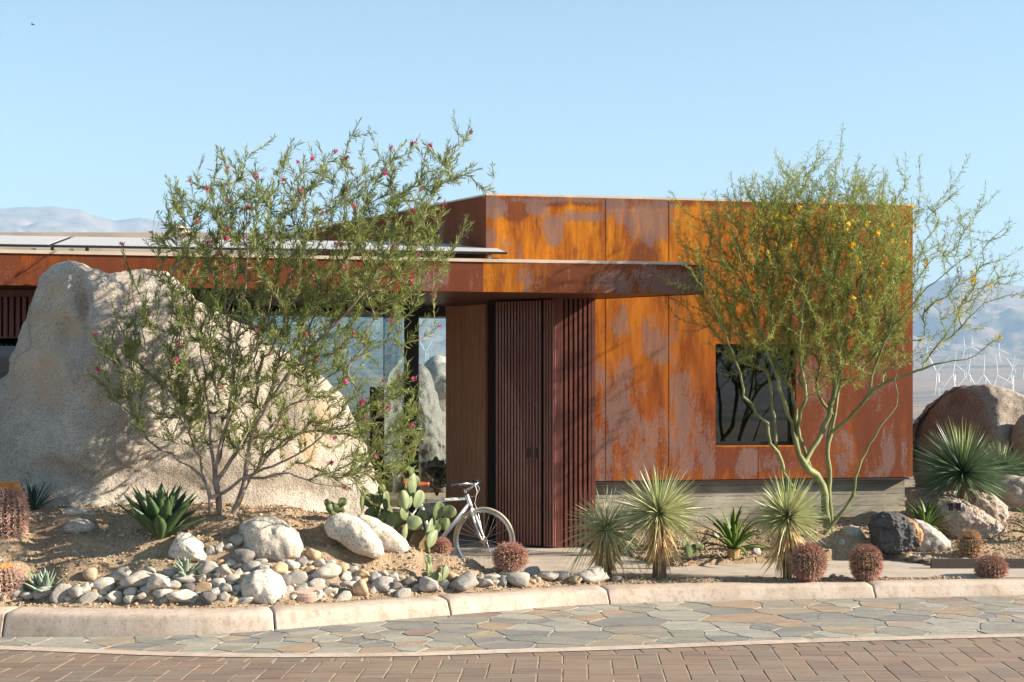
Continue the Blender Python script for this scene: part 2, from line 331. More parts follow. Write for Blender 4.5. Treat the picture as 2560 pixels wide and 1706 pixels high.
def paver_mat():
    m, nt, b = new_mat('paving_brick'); a = attr(nt, 'c').outputs['Fac']; co = coords(nt, (1.2, 16, 1)); n = tex(nt, co, 1.6, 5, .65); fine = tex(nt, coords(nt), 150, 3, .6)
    c1 = ramp(nt, n, [(.3, (.135, .095, .078)), (.45, (.20, .138, .105)), (.58, (.235, .175, .128)), (.72, (.15, .132, .115))]).outputs[0]
    t = ramp(nt, a, [(0, (.78, .76, .76)), (.5, (1, .96, .9)), (.8, (1.0, 1.02, .98)), (1, (.74, .84, .88))]).outputs[0]; c = mixc(nt, 1, c1, t, 'MULTIPLY')
    c = mixc(nt, 1, c, ramp(nt, fine, [(.3, (.85, .85, .85)), (.7, (1.12, 1.12, 1.12))]).outputs[0], 'MULTIPLY')
    nt.links.new(c, b.inputs['Base Color']); b.inputs['Roughness'].default_value = .85; bump(nt, b, fine, .35, .003); return m
o = mk('brick_paving', mb.get(), paver_mat(), attrs={'c': va}); tag(o, kind='structure')
# flagstones: clipped Voronoi cells
mb, va = MB(), []; rnd = random.Random(11); seeds = []
for i in range(16000):
    x = rnd.uniform(-7.6, 8.4); y = rnd.uniform(10.6, 14.2)
    if not (float(edge_y(x))-.2 < y < float(kerb_front(x))+.2): continue
    r = rnd.choice((.16, .22, .30, .38, .52)); 
    if all((x-a)**2+((y-b_)*1.5)**2 > max(r, rr)**2 for a, b_, rr in seeds): seeds.append((x, y, r))
for i, (x, y, r) in enumerate(seeds):
    poly = [(x-1.4, y-1.2), (x+1.4, y-1.2), (x+1.4, y+1.2), (x-1.4, y+1.2)]
    for j, (a, b_, rr) in enumerate(seeds):
        if i == j or abs(a-x) > 2.6 or abs(b_-y) > 2.4: continue
        wgt = .5+.3*(r-rr); mx_, my_ = x+(a-x)*wgt, y+(b_-y)*wgt; nx, ny = x-a, y-b_; res = []
        for q in range(len(poly)):
            p0, p1 = poly[q], poly[(q+1) % len(poly)]; s0 = (p0[0]-mx_)*nx+(p0[1]-my_)*ny; s1 = (p1[0]-mx_)*nx+(p1[1]-my_)*ny
            if s0 >= 0: res.append(p0)
            if (s0 < 0) != (s1 < 0): t = s0/(s0-s1); res.append((p0[0]+(p1[0]-p0[0])*t, p0[1]+(p1[1]-p0[1])*t))
        poly = res
        if len(poly) < 3: break
    if len(poly) < 3: continue
    poly = clip(poly, edge_y, True, .008); 
    if len(poly) >= 3: poly = clip(poly, kerb_front, False, .06)
    if len(poly) < 3: continue
    out = []; n = len(poly)        # broken, slightly jagged edges
    for q in range(n):
        a_, b_ = Vector(poly[q]), Vector(poly[(q+1) % n]); out.append(tuple(a_)); L = (b_-a_).length
        for s in range(1, int(L/.09)): 
            t = s/int(L/.09); d = (b_-a_).normalized(); out.append(tuple(a_.lerp(b_, t)+Vector((-d.y, d.x))*rnd.uniform(-.012, .006)))
    a = sum(out[q][0]*out[(q+1) % len(out)][1]-out[(q+1) % len(out)][0]*out[q][1] for q in range(len(out)))
    if a < 0: out = out[::-1]
    cx = sum(p[0] for p in out)/len(out); cy = sum(p[1] for p in out)/len(out); k = 1-.009/math.sqrt(max(area(out), .02)/3)
    sh = [(cx+(p[0]-cx)*k, cy+(p[1]-cy)*k) for p in out]; m_ = len(sh); h = rnd.uniform(.0, .003); c = rnd.random()
    v = [(p[0], p[1], zroad(p[0])-.03) for p in sh]+[(p[0], p[1], zroad(p[0])+h) for p in sh]
    mb.add(v, [(q, (q+1) % m_, m_+(q+1) % m_, m_+q) for q in range(m_)]+[tuple(range(m_, 2*m_))]); va += [c]*len(v)
def flag_mat():
    m, nt, b = new_mat('flagstone'); a = attr(nt, 'c').outputs['Fac']; co = coords(nt, (1, 3.0, 1)); n = tex(nt, co, 2.6, 8, .68, .6); n2 = tex(nt, coords(nt), 60, 4, .65); cl = tex(nt, coords(nt, (1, 4, 1)), 7, 6, .7, .8)
    base = ramp(nt, a, [(0, (.25, .24, .205)), (.22, (.31, .295, .255)), (.40, (.215, .21, .195)), (.58, (.33, .315, .27)), (.74, (.31, .26, .20)), (.80, (.27, .24, .195)), (.89, (.325, .245, .175)), (.97, (.24, .185, .155))]); base.color_ramp.interpolation = 'CONSTANT'
    t = ramp(nt, n, [(.3, (.66, .68, .70)), (.46, (.95, .96, .97)), (.56, (1.08, 1.04, .98)), (.7, (1.4, 1.28, 1.1))]).outputs[0]; c = mixc(nt, 1, base.outputs[0], t, 'MULTIPLY')
    rs = math_(nt, 'MULTIPLY', ramp(nt, n, [(.62, (0, 0, 0)), (.74, (1, 1, 1))]).outputs[0], .35); c = mixc(nt, rs, c, (.34, .19, .10))
    c = mixc(nt, 1, c, ramp(nt, n2, [(.3, (.82, .82, .82)), (.7, (1.15, 1.15, 1.15))]).outputs[0], 'MULTIPLY')
    nt.links.new(c, b.inputs['Base Color']); b.inputs['Roughness'].default_value = .7; b.inputs['Specular IOR Level'].default_value = .35; bump(nt, b, math_(nt, 'ADD', math_(nt, 'MULTIPLY', cl, 2.2), math_(nt, 'MULTIPLY', n2, .35)), .55, .018); return m
o = mk('flagstone_paving', mb.get(), flag_mat(), attrs={'c': va}); tag(o, kind='structure')
def strip(fn0, fn1, z, xs):
    v = []; 
    for x in xs: v += [(x, float(fn0(x)), zroad(x)+z), (x, float(fn1(x)), zroad(x)+z)]
    return v, [(2*i, 2*i+2, 2*i+3, 2*i+1) for i in range(len(xs)-1)]
xs = list(np.arange(-7.5, 8.5, .2))
o = mk('concrete_band', strip(lambda x: edge_y(x)-.155, lambda x: edge_y(x)+.003, .003, xs), M['kerb']); tag(o, kind='structure')
M['grout'] = mnoise('pale_grout', (.25, .235, .20), (.40, .365, .30), 6, .9)
M['joint'] = mnoise('sand_joint', (.16, .12, .08), (.40, .32, .23), 5, .95)
o = mk('paving_bed', strip(lambda x: edge_y(x)-.02, lambda x: kerb_front(x)+.2, -.004, xs), M['grout']); tag(o, kind='structure')
o = mk('brick_bed', strip(lambda x: 5.5+0*x, lambda x: edge_y(x)-.1, -.0035, xs), M['joint']); tag(o, kind='structure')
# ------------------------------------------------------------------ building directions
W0 = Vector((XP(1488, 16.56), 16.56, 0)); wd = Vector((18720, 3500, 0)).normalized(); wn = Vector((wd.y, -wd.x, 0)); sd = Vector((-2480, 3500, 0)).normalized()
# patio outline
PATIO = [(-1.75, 13.9), (-.5, 13.75), (-.1, 13.95), (.2, 14.25), (.5, 14.12), (1.02, 13.9), (2.2, 13.92), (3.0, 13.93), (3.86, 13.97), (5.9, 13.95), (5.9, 14.62), (4.6, 14.72), (4.09, 15.5), (3.45, 15.28), (2.9, 15.1), (2.26, 14.96), (1.72, 14.75), (1.45, 15.2), (1.25, 15.9), (1.05, 16.7), (.9, 19.4), (-4.4, 19.4), (-4.4, 16.8), (-2.1, 16.3)]
def inpoly(x, y, poly):
    c = np.zeros(np.shape(x), bool); n = len(poly)
    for i in range(n):
        x0, y0 = poly[i]; x1, y1 = poly[(i+1) % n]
        cond = ((y0 > y) != (y1 > y)) & (x < (x1-x0)*(y-y0)/((y1-y0) if y1 != y0 else 1e-9)+x0); c ^= cond
    return c
o = mk('patio', MB().prism(PATIO, -.16, 0).get(), M['concrete']); tag(o, kind='structure')
# ------------------------------------------------------------------ garden soil height field
CP = []
for x in np.arange(-8, 9, .10): CP.append((x, float(smooth_kerb(x))+.03, -.012))
def cp(px, D, z): CP.append((XP(px, D), D, z))
for px in (-900, -550, -250, 0, 200, 400):
    for D, z in ((12.40, .16), (12.65, .34), (12.95, .53), (13.3, .715), (13.8, .75), (15, .72), (16.2, .5)): cp(px, D-(.08 if px < 100 else 0), z)
for px, rows in {550: ((12.3, .10), (12.6, .24), (12.95, .50), (13.3, .70), (13.8, .74), (15, .68)), 700: ((12.4, .08), (12.7, .22), (13.0, .42), (13.35, .66), (13.9, .70), (15, .6)), 800: ((12.5, .06), (12.8, .2), (13.1, .40), (13.4, .60), (13.9, .64), (14.8, .5)),
                 900: ((12.7, .07), (13.0, .24), (13.3, .42), (13.6, .52), (14.0, .50)), 1000: ((12.8, .05), (13.1, .2), (13.4, .37), (13.62, .40), (13.9, .2)), 1100: ((12.95, .04), (13.2, .16), (13.45, .285), (13.65, .26), (13.9, .05)),
                 1164: ((13.0, .04), (13.3, .17), (13.5, .235), (13.7, .16)), 1231: ((13.1, .03), (13.35, .11), (13.5, .14), (13.75, .05)), 1320: ((13.3, .03), (13.5, .05), (13.9, .0)), 1450: ((13.45, .02), (13.8, .01)),
                 1600: ((13.7, .012), (15.4, .02), (16.2, .12), (16.65, .17)), 1750: ((13.7, .012), (15.5, .05), (16.3, .15), (16.8, .2)), 1900: ((13.75, .015), (15.5, .06), (16.9, .24)), 2100: ((13.8, .012), (15.2, .07), (16.3, .27), (17, .30)), 2064: ((15.3, .11), (15.62, .245), (16.1, .27)),
                 2300: ((15.7, .05), (16.5, .2), (17.5, .36), (19, .45)), 2450: ((15.0, .02), (15.7, .11), (16.5, .24), (17.5, .38), (19.5, .45)), 2620: ((14.8, .02), (15.7, .14), (17, .34), (19, .5)), 2900: ((14.8, .05), (16, .25), (18, .5)),
                 1000.5: ((21, -.05), (24, -.02), (28, -.3)), 600: ((20, -.05), (24, 0), (28, -.3)), 1800: ((22, .0), (27, -.3)), 2500: ((22, .3), (27, -.2)), 0.5: ((18, .1), (22, -.1), (28, -.4)), -700: ((18, .2), (24, -.3))}.items():
    for D, z in rows: cp(px, D, z)
CP = np.array(CP)
def soil_h(x, y):
    x = np.asarray(x, float); y = np.asarray(y, float); sh = x.shape; x = x.ravel(); y = y.ravel(); out = np.empty(len(x))
    for i in range(0, len(x), 4000):
        d2 = (x[i:i+4000, None]-CP[None, :, 0])**2*.7+(y[i:i+4000, None]-CP[None, :, 1])**2+.004; wt = 1/d2**2.2; out[i:i+4000] = (wt*CP[None, :, 2]).sum(1)/wt.sum(1)
    ins = inpoly(x, y, PATIO); out = np.where(ins, np.minimum(out, -.05), out); return out.reshape(sh)
def rough(x, y):
    return noise.fractal(Vector((x*5, y*5, 1.3)), .9, 2.1, 3)*.014+abs(noise.noise(Vector((x*15, y*15, 4))))*.020+noise.noise(Vector((x*34, y*34, 9)))*.012
tv = np.concatenate([np.arange(.0, 3.2, .035), np.arange(3.2, 6, .08), np.arange(6, 20, .5)])
xv = np.arange(-7.4, 8.4, .04); XX, TT = np.meshgrid(xv, tv); YY = smooth_kerb(XX)-.002+TT; ZZ = soil_h(XX, YY)
zz = ZZ.ravel().copy(); xx = XX.ravel(); yy = YY.ravel(); tt = TT.ravel(); ins = inpoly(xx, yy, PATIO)
for i in range(len(zz)):
    if tt[i] > 5.2 or ins[i]: continue
    k = min(1, tt[i]/.08); zz[i] += rough(xx[i], yy[i])*k
n1 = len(xv); fs = [(r*n1+c, r*n1+c+1, (r+1)*n1+c+1, (r+1)*n1+c) for r in range(len(tv)-1) for c in range(n1-1)]
def soil_mat():
    m, nt, b = new_mat('garden_soil'); co = coords(nt); a = tex(nt, co, 1.6, 6, .6); c_ = tex(nt, co, 34, 6, .75); s = tex(nt, co, 95, 3, .7)
    base = ramp(nt, a, [(.35, (.33, .235, .15)), (.65, (.45, .335, .22))]).outputs[0]; c = mixc(nt, 1, base, ramp(nt, c_, [(.34, (.55, .52, .48)), (.5, (1, 1, 1)), (.68, (1.25, 1.22, 1.18))]).outputs[0], 'MULTIPLY')
    pb = ramp(nt, s, [(.66, (0, 0, 0)), (.7, (1, 1, 1))]).outputs[0]; c = mixc(nt, math_(nt, 'MULTIPLY', pb, .5), c, (.55, .47, .37)); nt.links.new(c, b.inputs['Base Color']); b.inputs['Roughness'].default_value = .95; b.inputs['Specular IOR Level'].default_value = .15
    bump(nt, b, math_(nt, 'ADD', c_, math_(nt, 'MULTIPLY', s, .5)), .9, .03); return m
M['soil'] = soil_mat()
o = mk('garden_soil', (np.stack([xx, yy, zz], 1), fs), M['soil'], smooth=True); tag(o, kind='structure')
def sh1(x, y): return float(soil_h(np.array([x]), np.array([y]))[0])
def onsoil(px, py, lo=12.0, hi=20.0):
    """first point where the sight line through a pixel meets the soil"""
    Ds = np.arange(lo, hi, .02); xs_ = (px-CX)/F*Ds; zs = HC-(py-HY)/F*Ds; ok = Ds > smooth_kerb(xs_)+.02; h = soil_h(xs_, Ds)
    idx = np.nonzero(ok & (zs <= h))[0]; D = Ds[idx[0]] if len(idx) else Ds[-1]; return Vector((XP(px, D), D, sh1(XP(px, D), D)))
# gravel and soil clods scattered over the bed: countless
def gravel(count, region, smin, smax, seed):
    rg = random.Random(seed); mb = MB(); v0, f0 = ICO[2]; v0 = v0[:]; vals = []
    bm = bmesh.new(); bmesh.ops.create_icosphere(bm, subdivisions=1, radius=1); b0 = [x.co.copy() for x in bm.verts]; bf = [tuple(w.index for w in q.verts) for q in bm.faces]; bm.free()
    pts = [(rg.uniform(region[0], region[1]), rg.uniform(region[2], region[3])) for _ in range(count)]
    pts = [(x, float(smooth_kerb(x))+.03+y) for x, y in pts]; h = soil_h(np.array([p[0] for p in pts]), np.array([p[1] for p in pts])); ii = inpoly(np.array([p[0] for p in pts]), np.array([p[1] for p in pts]), PATIO)
    for (x, y), z, bad in zip(pts, h, ii):
        if bad: continue
        s = smin*(smax/smin)**(rg.random()**2.2); q = Matrix.Rotation(rg.uniform(0, 6.3), 3, 'Z') @ Matrix.Rotation(rg.uniform(-.5, .5), 3, 'X'); e = (s*rg.uniform(.8, 1.5), s*rg.uniform(.7, 1.1), s*rg.uniform(.5, .9))
        zz_ = z+rough(x, y)+e[2]*.3
        mb.add([q @ Vector((p.x*e[0]*rg.uniform(.8, 1.2), p.y*e[1]*rg.uniform(.8, 1.2), p.z*e[2]))+Vector((x, y, zz_)) for p in b0], bf); vals += [rg.random()]*len(b0)
    return mb.get(), vals
m, nt, b = new_mat('gravel'); a_ = attr(nt, 'c').outputs['Fac']; nt.links.new(mixc(nt, 1, ramp(nt, a_, [(0, (.27, .185, .115)), (.45, (.39, .28, .18)), (.8, (.43, .32, .21)), (.95, (.55, .47, .38)), (1, (.25, .23, .21))]).outputs[0], ramp(nt, tex(nt, coords(nt), 80, 4), [(.3, (.7, .7, .7)), (.7, (1.1, 1.1, 1.1))]).outputs[0], 'MULTIPLY'), b.inputs['Base Color']); b.inputs['Roughness'].default_value = .95
vf, vals = gravel(36000, (-6.2, 6.6, 0, 3.0), .006, .021, 3); o = mk('gravel', vf, m, attrs={'c': vals}); tag(o, 'loose tan gravel and clods scattered over the garden soil', 'gravel', kind='stuff')
# ------------------------------------------------------------------ far terrain: one sheet to the horizon
RP = [(-2200, 620), (-800, 590), (-200, 556), (0, 548), (120, 542), (200, 539), (250, 553), (290, 566), (350, 558), (420, 566), (600, 600), (1000, 690), (1100, 760), (1700, 745), (2100, 730), (2280, 735), (2330, 716), (2400, 697), (2460, 712), (2560, 727), (2900, 650), (3500, 640), (4500, 700)]
RT = np.array([(a-CX)/F for a, c in RP]); RH = np.array([(HY-c)/F for a, c in RP])
def terr(x, y):
    r = math.hypot(x, y); t = x/y if y > 1 else (9 if x > 0 else -9); ri = float(np.interp(t, RT, RH)) if y > 1 else .018
    z = -.75
    if y > 24: z += -34*min(1, max(0, (y-24)/420))**.8
    elif r > 40 and y <= 24: z += -34*min(1, max(0, (r-40)/600))**.8
    if r > 2900: z += 100*min(1, (r-2900)/1900)+20*min(1, max(0, r-4800)/2500)
    fr = noise.fractal(Vector((x*.004, y*.004, 0)), .8, 2.1, 5)
    if r > 40: z += fr*min(3.0, (r-40)*.01)
    if r > 5200:
        R1 = 10500; h = ri*R1; u = (r-5200)/(R1-5200)
        rd = 1-abs(noise.fractal(Vector((x*.00055+3, y*.00022, 2)), .85, 2.2, 7)); rd2 = noise.fractal(Vector((x*.0016, y*.0016, 5)), .8, 2.2, 6)
        if u < 1: z += (h-86)*(u**1.7)*(1+.0)+h*.45*(rd-.75+.26*rd2)*math.sin(math.pi*min(1, u))*.9
        else: z += (h-86)*(1-.25*min(1, (u-1)/.3))
        z += h*.025*rd2*(1 if u < 1.1 else 0)
    return z
rs = [0, 12, 20, 24, 28, 34, 42, 55, 75, 100, 140, 200, 280, 400, 550, 750, 1000, 1300, 1700, 2200, 2700, 3000, 3500, 4100, 4700, 5100]+list(np.linspace(5250, 11200, 90))+[12500, 14500]
front = list(np.linspace(R(-27), R(27), 420)); side = [front[-1]+k*(2*math.pi-R(54))/44 for k in range(1, 44)]; an = front+side
tvv = [(0, 0, -.75)]; 
for r in rs[1:]:
    for a in an: x, y = r*math.sin(a), r*math.cos(a); tvv.append((x, y, terr(x, y)))
na = len(an); tf = [(0, 1+(k+1) % na, 1+k) for k in range(na)]+[(1+i*na+k, 1+i*na+(k+1) % na, 1+(i+1)*na+(k+1) % na, 1+(i+1)*na+k) for i in range(len(rs)-2) for k in range(na)]
def terr_mat():
    m, nt, b = new_mat('desert_ground'); co = coords(nt); a = tex(nt, coords(nt, (.0006, .004, .002)), 1.0, 8, .62); c_ = tex(nt, coords(nt, (.02, .05, .02)), 1, 6, .7); f_ = tex(nt, coords(nt), .5, 6, .7)
    base = ramp(nt, a, [(.38, (.14, .125, .10)), (.48, (.25, .20, .155)), (.6, (.33, .235, .18)), (.7, (.25, .19, .15))]).outputs[0]; c = mixc(nt, 1, base, ramp(nt, c_, [(.35, (.62, .66, .6)), (.6, (1.1, 1.08, 1.05))]).outputs[0], 'MULTIPLY')
    c = mixc(nt, 1, c, ramp(nt, f_, [(.35, (.75, .75, .75)), (.6, (1.1, 1.1, 1.1))]).outputs[0], 'MULTIPLY'); nt.links.new(c, b.inputs['Base Color']); b.inputs['Roughness'].default_value = 1; b.inputs['Specular IOR Level'].default_value = .05; return m
o = mk('terrain', (tvv, tf), terr_mat(), smooth=True); tag(o, kind='structure')
# ------------------------------------------------------------------ light, sky, air, camera
EL, AZ = R(24.5), R(5)      # sun from the right, turned a little towards the camera
sv = Vector((math.cos(AZ)*math.cos(EL), -math.sin(AZ)*math.cos(EL), math.sin(EL)))
L = bpy.data.lights.new('sun', 'SUN'); L.energy = 5.0; L.angle = R(.53); L.color = (1, .88, .73); lo_ = bpy.data.objects.new('sun', L); root.link(lo_); lo_.rotation_euler = (-sv).to_track_quat('-Z', 'Y').to_euler(); lo_.location = (20, -10, 15)
wld = bpy.data.worlds.new('World'); sc.world = wld; wld.use_nodes = True; nt = wld.node_tree; bg = nt.nodes['Background']
sk = nt.nodes.new('ShaderNodeTexSky'); sk.sky_type = 'NISHITA'; sk.sun_disc = False; sk.sun_elevation = EL; sk.sun_rotation = math.atan2(sv.x, sv.y); sk.altitude = 200; sk.air_density = 1.0; sk.dust_density = .3; sk.ozone_density = 1.6
nt.links.new(mixc(nt, 1.0, sk.outputs[0], (.95, .99, .89), 'MULTIPLY'), bg.inputs[0]); bg.inputs[1].default_value = .058
hz = MB(); a_, b_ = 15500, 1480; v = [(x, y, z) for z in (-60, b_) for y in (-a_, a_) for x in (-a_, a_)]; hz.add(v, [(0, 2, 3, 1), (4, 5, 7, 6), (0, 1, 5, 4), (2, 6, 7, 3), (0, 4, 6, 2), (1, 3, 7, 5)])
mh = bpy.data.materials.new('haze_air'); mh.use_nodes = True; nt = mh.node_tree; nt.nodes.remove(nt.nodes['Principled BSDF']); pv = nt.nodes.new('ShaderNodeVolumePrincipled'); pv.inputs['Color'].default_value = (.43, .65, .93, 1); pv.inputs['Density'].default_value = 1.1e-4; pv.inputs['Anisotropy'].default_value = .0; nt.links.new(pv.outputs[0], nt.nodes['Material Output'].inputs['Volume'])
o = mk('haze', hz.get(), mh); tag(o, kind='stuff')
cam = bpy.data.cameras.new('camera'); cam.sensor_width = 36; cam.lens = F/2560*36; cam.shift_y = (HY-853)/2560; cam.clip_end = 60000; cam.clip_start = .05
co_ = bpy.data.objects.new('camera', cam); root.link(co_); co_.location = (0, 0, HC); co_.rotation_euler = (R(90), 0, 0); sc.camera = co_
sc.view_settings.view_transform = 'Standard'; sc.view_settings.look = 'None'; sc.view_settings.gamma = 1; sc.view_settings.exposure = 1.9
# ------------------------------------------------------------------ guardhouse
GH = empty('guardhouse', (W0.x, W0.y, 0), 'low modern guardhouse of rust orange weathered steel with slatted wooden entrance', 'building')
def W(s, off=0.0, z=0.0): p = W0+wd*s+wn*off; return Vector((p.x, p.y, z))      # off>0 towards the camera
def s_of(px, off=0.0):
    t = (px-CX)/F; bx, by = W0.x+wn.x*off, W0.y+wn.y*off; return (t*by-bx)/(wd.x-t*wd.y)
S0, S1 = s_of(1215), s_of(2282); ZT, ZB = 4.13, .78; SJ = s_of(1488)
BR = [(1290, 525, 28, 22, 1.0), (1240, 505, 200, 12, .8), (1610, 640, 30, 45, .9), (1440, 700, 18, 90, .5), (1560, 600, 40, 60, .5), (1500, 560, 20, 90, .5), (1700, 505, 500, 12, .75), (2150, 540, 120, 50, .5), (2240, 560, 50, 60, .5), (2090, 620, 60, 60, .45), (1345, 560, 8, 80, .4), (1560, 640, 18, 50, .5),
      (2020, 970, 90, 160, .8), (2210, 1000, 70, 200, .9), (1880, 1150, 110, 30, .9), (2080, 1150, 90, 50, .6), (1500, 1000, 30, 200, .35), (1690, 760, 30, 60, .3), (1230, 640, 20, 60, .3)]
GY = [(1232, 520, 28, 22, 1.02), (1225, 600, 14, 40, 0.57), (1265, 620, 14, 22, 0.72), (1382, 575, 20, 30, 1.02), (1340, 518, 26, 18, 0.87), (1430, 500, 130, 7, 0.77), (1432, 540, 20, 14, 0.92), (1480, 542, 34, 12, 0.92), (1537, 512, 26, 24, 1.12), (1548, 548, 16, 14, 0.82), (1620, 560, 40, 48, 1.02), (1585, 550, 26, 20, 0.82), (1645, 520, 40, 22, 0.82), (1300, 640, 12, 25, 0.62),
      (1572, 762, 18, 12, .6), (1545, 808, 22, 32, .8), (1585, 822, 16, 14, .5), (1640, 850, 40, 48, .8), (1670, 790, 20, 16, .4), (1500, 940, 18, 34, .65), (1560, 950, 30, 50, .75), (1540, 1010, 34, 60, .8), (1565, 1060, 26, 50, .8), (1598, 970, 16, 36, .6), (1630, 870, 16, 50, .5), (1688, 930, 12, 40, .5), (1700, 1000, 26, 60, .55), (1660, 1080, 30, 60, .65),
      (1500, 1130, 30, 60, .8), (1600, 1110, 60, 50, .75), (1580, 1160, 60, 40, .8), (1700, 1110, 36, 70, .75), (1740, 1060, 16, 90, .6), (1768, 1130, 18, 70, .65), (1640, 1160, 60, 40, .7), (1520, 1180, 40, 25, .6),
      (1868, 1160, 26, 34, .9), (1930, 1165, 22, 26, .7), (1980, 1165, 20, 26, .5), (2030, 960, 36, 60, .55), (2060, 1090, 22, 60, .6), (2110, 1130, 24, 50, .7), (2060, 1170, 30, 25, .6), (2190, 980, 30, 60, .45), (2220, 1120, 14, 60, .75), (2180, 1160, 26, 36, .55), (2262, 1090, 10, 80, .5), (2150, 880, 30, 40, .4), (1920, 700, 40, 60, .35), (2080, 720, 40, 80, .35)]
def blobs(px, py, L_):
    r = np.zeros(np.shape(px))
    for a, b_, c, d, s in L_: r = np.maximum(r, s*np.exp(-.35*(((px-a)/c)**2*.8+((py-b_)/d)**2*.8)**2))
    return r
def rust_attrs(pts, brown=None, grey=None, low=None, seams=(), seed=1):
    pts = np.array(pts); px = CX+F*pts[:, 0]/pts[:, 1]; py = HY-F*(pts[:, 2]-HC)/pts[:, 1]
    rg = np.random.RandomState(seed); pv_ = rg.uniform(-.10, .10, 60); idx = np.searchsorted(np.array(seams), px) if len(seams) else np.zeros(len(px), int)
    return {'brown': blobs(px, py, brown or []), 'grey': blobs(px, py, grey or []), 'low': low(px, py) if low else np.full(len(px), .3), 'panel': pv_[idx]}
def plate(p0, p1, z0, z1, th, nrm, step=.045, holes=(), thickness=True):
    """steel plate from p0 to p1: gridded front face, plain back and edges; holes are (s0, s1, z0, z1)"""
    d = (p1-p0); L_ = d.length; d = d.normalized(); ss = sorted(set(list(np.linspace(0, L_, max(2, int(L_/step))))+[h for q in holes for h in q[:2] if h >= 0])); zs = sorted(set(list(np.linspace(z0, z1, max(2, int((z1-z0)/step))))+[h for q in holes for h in q[2:] if h >= 0]))
    v = []; f = []; nS = len(ss)
    for z in zs:
        for s in ss: p = p0+d*s; v.append((p.x, p.y, z))
    notch = [q for q in holes if q[0] < 0]; holes = [q for q in holes if q[0] >= 0]
    if notch: ns_, nz_ = notch[0][1], notch[0][3]
    def hol(s, z):
        if notch and s < ns_ and z < nz_: return True
        return hol_(s, z)
    def hol_(s, z): return any(a < s < b_ and c < z < e for a, b_, c, e in holes)
    for r in range(len(zs)-1):
        for c in range(nS-1):
            if not hol((ss[c]+ss[c+1])/2, (zs[r]+zs[r+1])/2): f.append((r*nS+c, r*nS+c+1, (r+1)*nS+c+1, (r+1)*nS+c))
    n0 = len(v); q = [p0, p1]
    rect = [(0, L_, z0, z1)]+list(holes)
    if notch: rect = [(0, L_, nz_, z1), (ns_, L_, z0, nz_)]+list(holes)
    for k, (a, b_, c, e) in enumerate(rect):
        i0 = len(v)
        for s, z in ((a, c), (b_, c), (b_, e), (a, e)):
            p = p0+d*s; v.append((p.x, p.y, z)); p = p-nrm*th; v.append((p.x, p.y, z))
        for j in range(4):
            A, B = i0+2*j, i0+2*((j+1) % 4); f.append((A, A+1, B+1, B) if (k == 0 or (notch and k == 1)) else (B, B+1, A+1, A))
    # back
    cols = sorted(set([0, L_]+([ns_] if notch else [])+[h for q in holes for h in q[:2]])); rws = sorted(set([z0, z1]+([nz_] if notch else [])+[h for q in holes for h in q[2:]])); i0 = len(v)
    for z in rws:
        for s in cols: p = p0+d*s-nrm*th; v.append((p.x, p.y, z))
    for r in range(len(rws)-1):
        for c in range(len(cols)-1):
            if not hol((cols[c]+cols[c+1])/2, (rws[r]+rws[r+1])/2): f.append((i0+r*len(cols)+c, i0+(r+1)*len(cols)+c, i0+(r+1)*len(cols)+c+1, i0+r*len(cols)+c+1))
    return v, f
seams = (1316, 1398, 1515, 1673, 1785, 1995, 2140)
ws0, ws1 = s_of(1789), s_of(1990); Dw = W(ws0).y; wz1 = HC+(HY-860)/F*Dw; wz0 = HC+(HY-1119)/F*Dw
pw = W(S0), W(S1); v, f = plate(pw[0], pw[1], ZB, ZT, .16, wn, holes=[(ws0-S0, ws1-S0, wz0, wz1), (-1, SJ-S0, -1, 3.06)])
low = lambda px, py: np.clip((py-640)/380+.25*(px > 1990)+np.clip((px-1700)/900, 0, .4), 0, 1)
o = mk('front_wall', (v, f), M['rust'], GH, attrs=rust_attrs(v, BR, GY, low, seams)); o['label'] = 'tall orange rust steel wall with grey mill scale patches'
# seams between plates: narrow dark recess strips standing 2 mm proud would read as lines
mb = MB()
for sp in (1515, 1673, 1897):
    s = s_of(sp); mid = (ZB+ZT)/2
    if ws0 < s < ws1: mb.box(W(s, .0015, (wz1+ZT)/2), .003, .003, ZT-wz1, wd); mb.box(W(s, .0015, (wz0+ZB)/2), .005, .003, wz0-ZB-.03, wd)
    else: z_ = ZB if s > SJ else 3.26; mb.box(W(s, .0015, (z_+ZT)/2), .003, .003, ZT-z_-.01, wd)
mk('plate_seams', mb.get(), flat('seam_shadow', (.22, .075, .015), .9), GH)
# left side wall, right side wall, back, roof of the tall volume
A_ = W(S0, .0); Bk = A_+sd*6.0; sn = Vector((-sd.y, sd.x, 0)); sn = sn if sn.y < 0 else -sn
v, f = plate(Bk, A_-sd*-.0+sn*.0, 3.0, ZT-.012, .12, sn, .12)
o = mk('side_wall', (v, f), M['rust'], GH, attrs=rust_attrs(v, [(1000, 560, 600, 300, 1.4)], [(1150, 580, 60, 40, .45)], None)); o['label'] = 'dark shaded steel side of the tall volume'  # brown mask raised over the whole side, its shade painted into the steel
C_ = W(S1); Ce = C_+Vector((.12, 1, 0)).normalized()*4.2
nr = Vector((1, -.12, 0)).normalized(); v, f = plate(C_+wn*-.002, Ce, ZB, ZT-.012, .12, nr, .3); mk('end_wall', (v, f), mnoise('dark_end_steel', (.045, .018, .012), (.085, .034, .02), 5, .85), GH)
poly = [W(S0+.12, -.17), W(S1-.14, -.17), Ce-nr*.14, Bk-sn*.14]; poly = [(p.x, p.y) for p in poly]
mk('upper_roof', MB().prism(poly, ZT-.25, ZT-.06).get(), M['cream'], GH)
d2 = (Bk-Ce); v, f = plate(Ce, Bk, 3.22, ZT-.02, .1, Vector((-d2.y, d2.x, 0)).normalized(), .5); mk('rear_wall', (v, f), M['rust'], GH, attrs=rust_attrs(v))
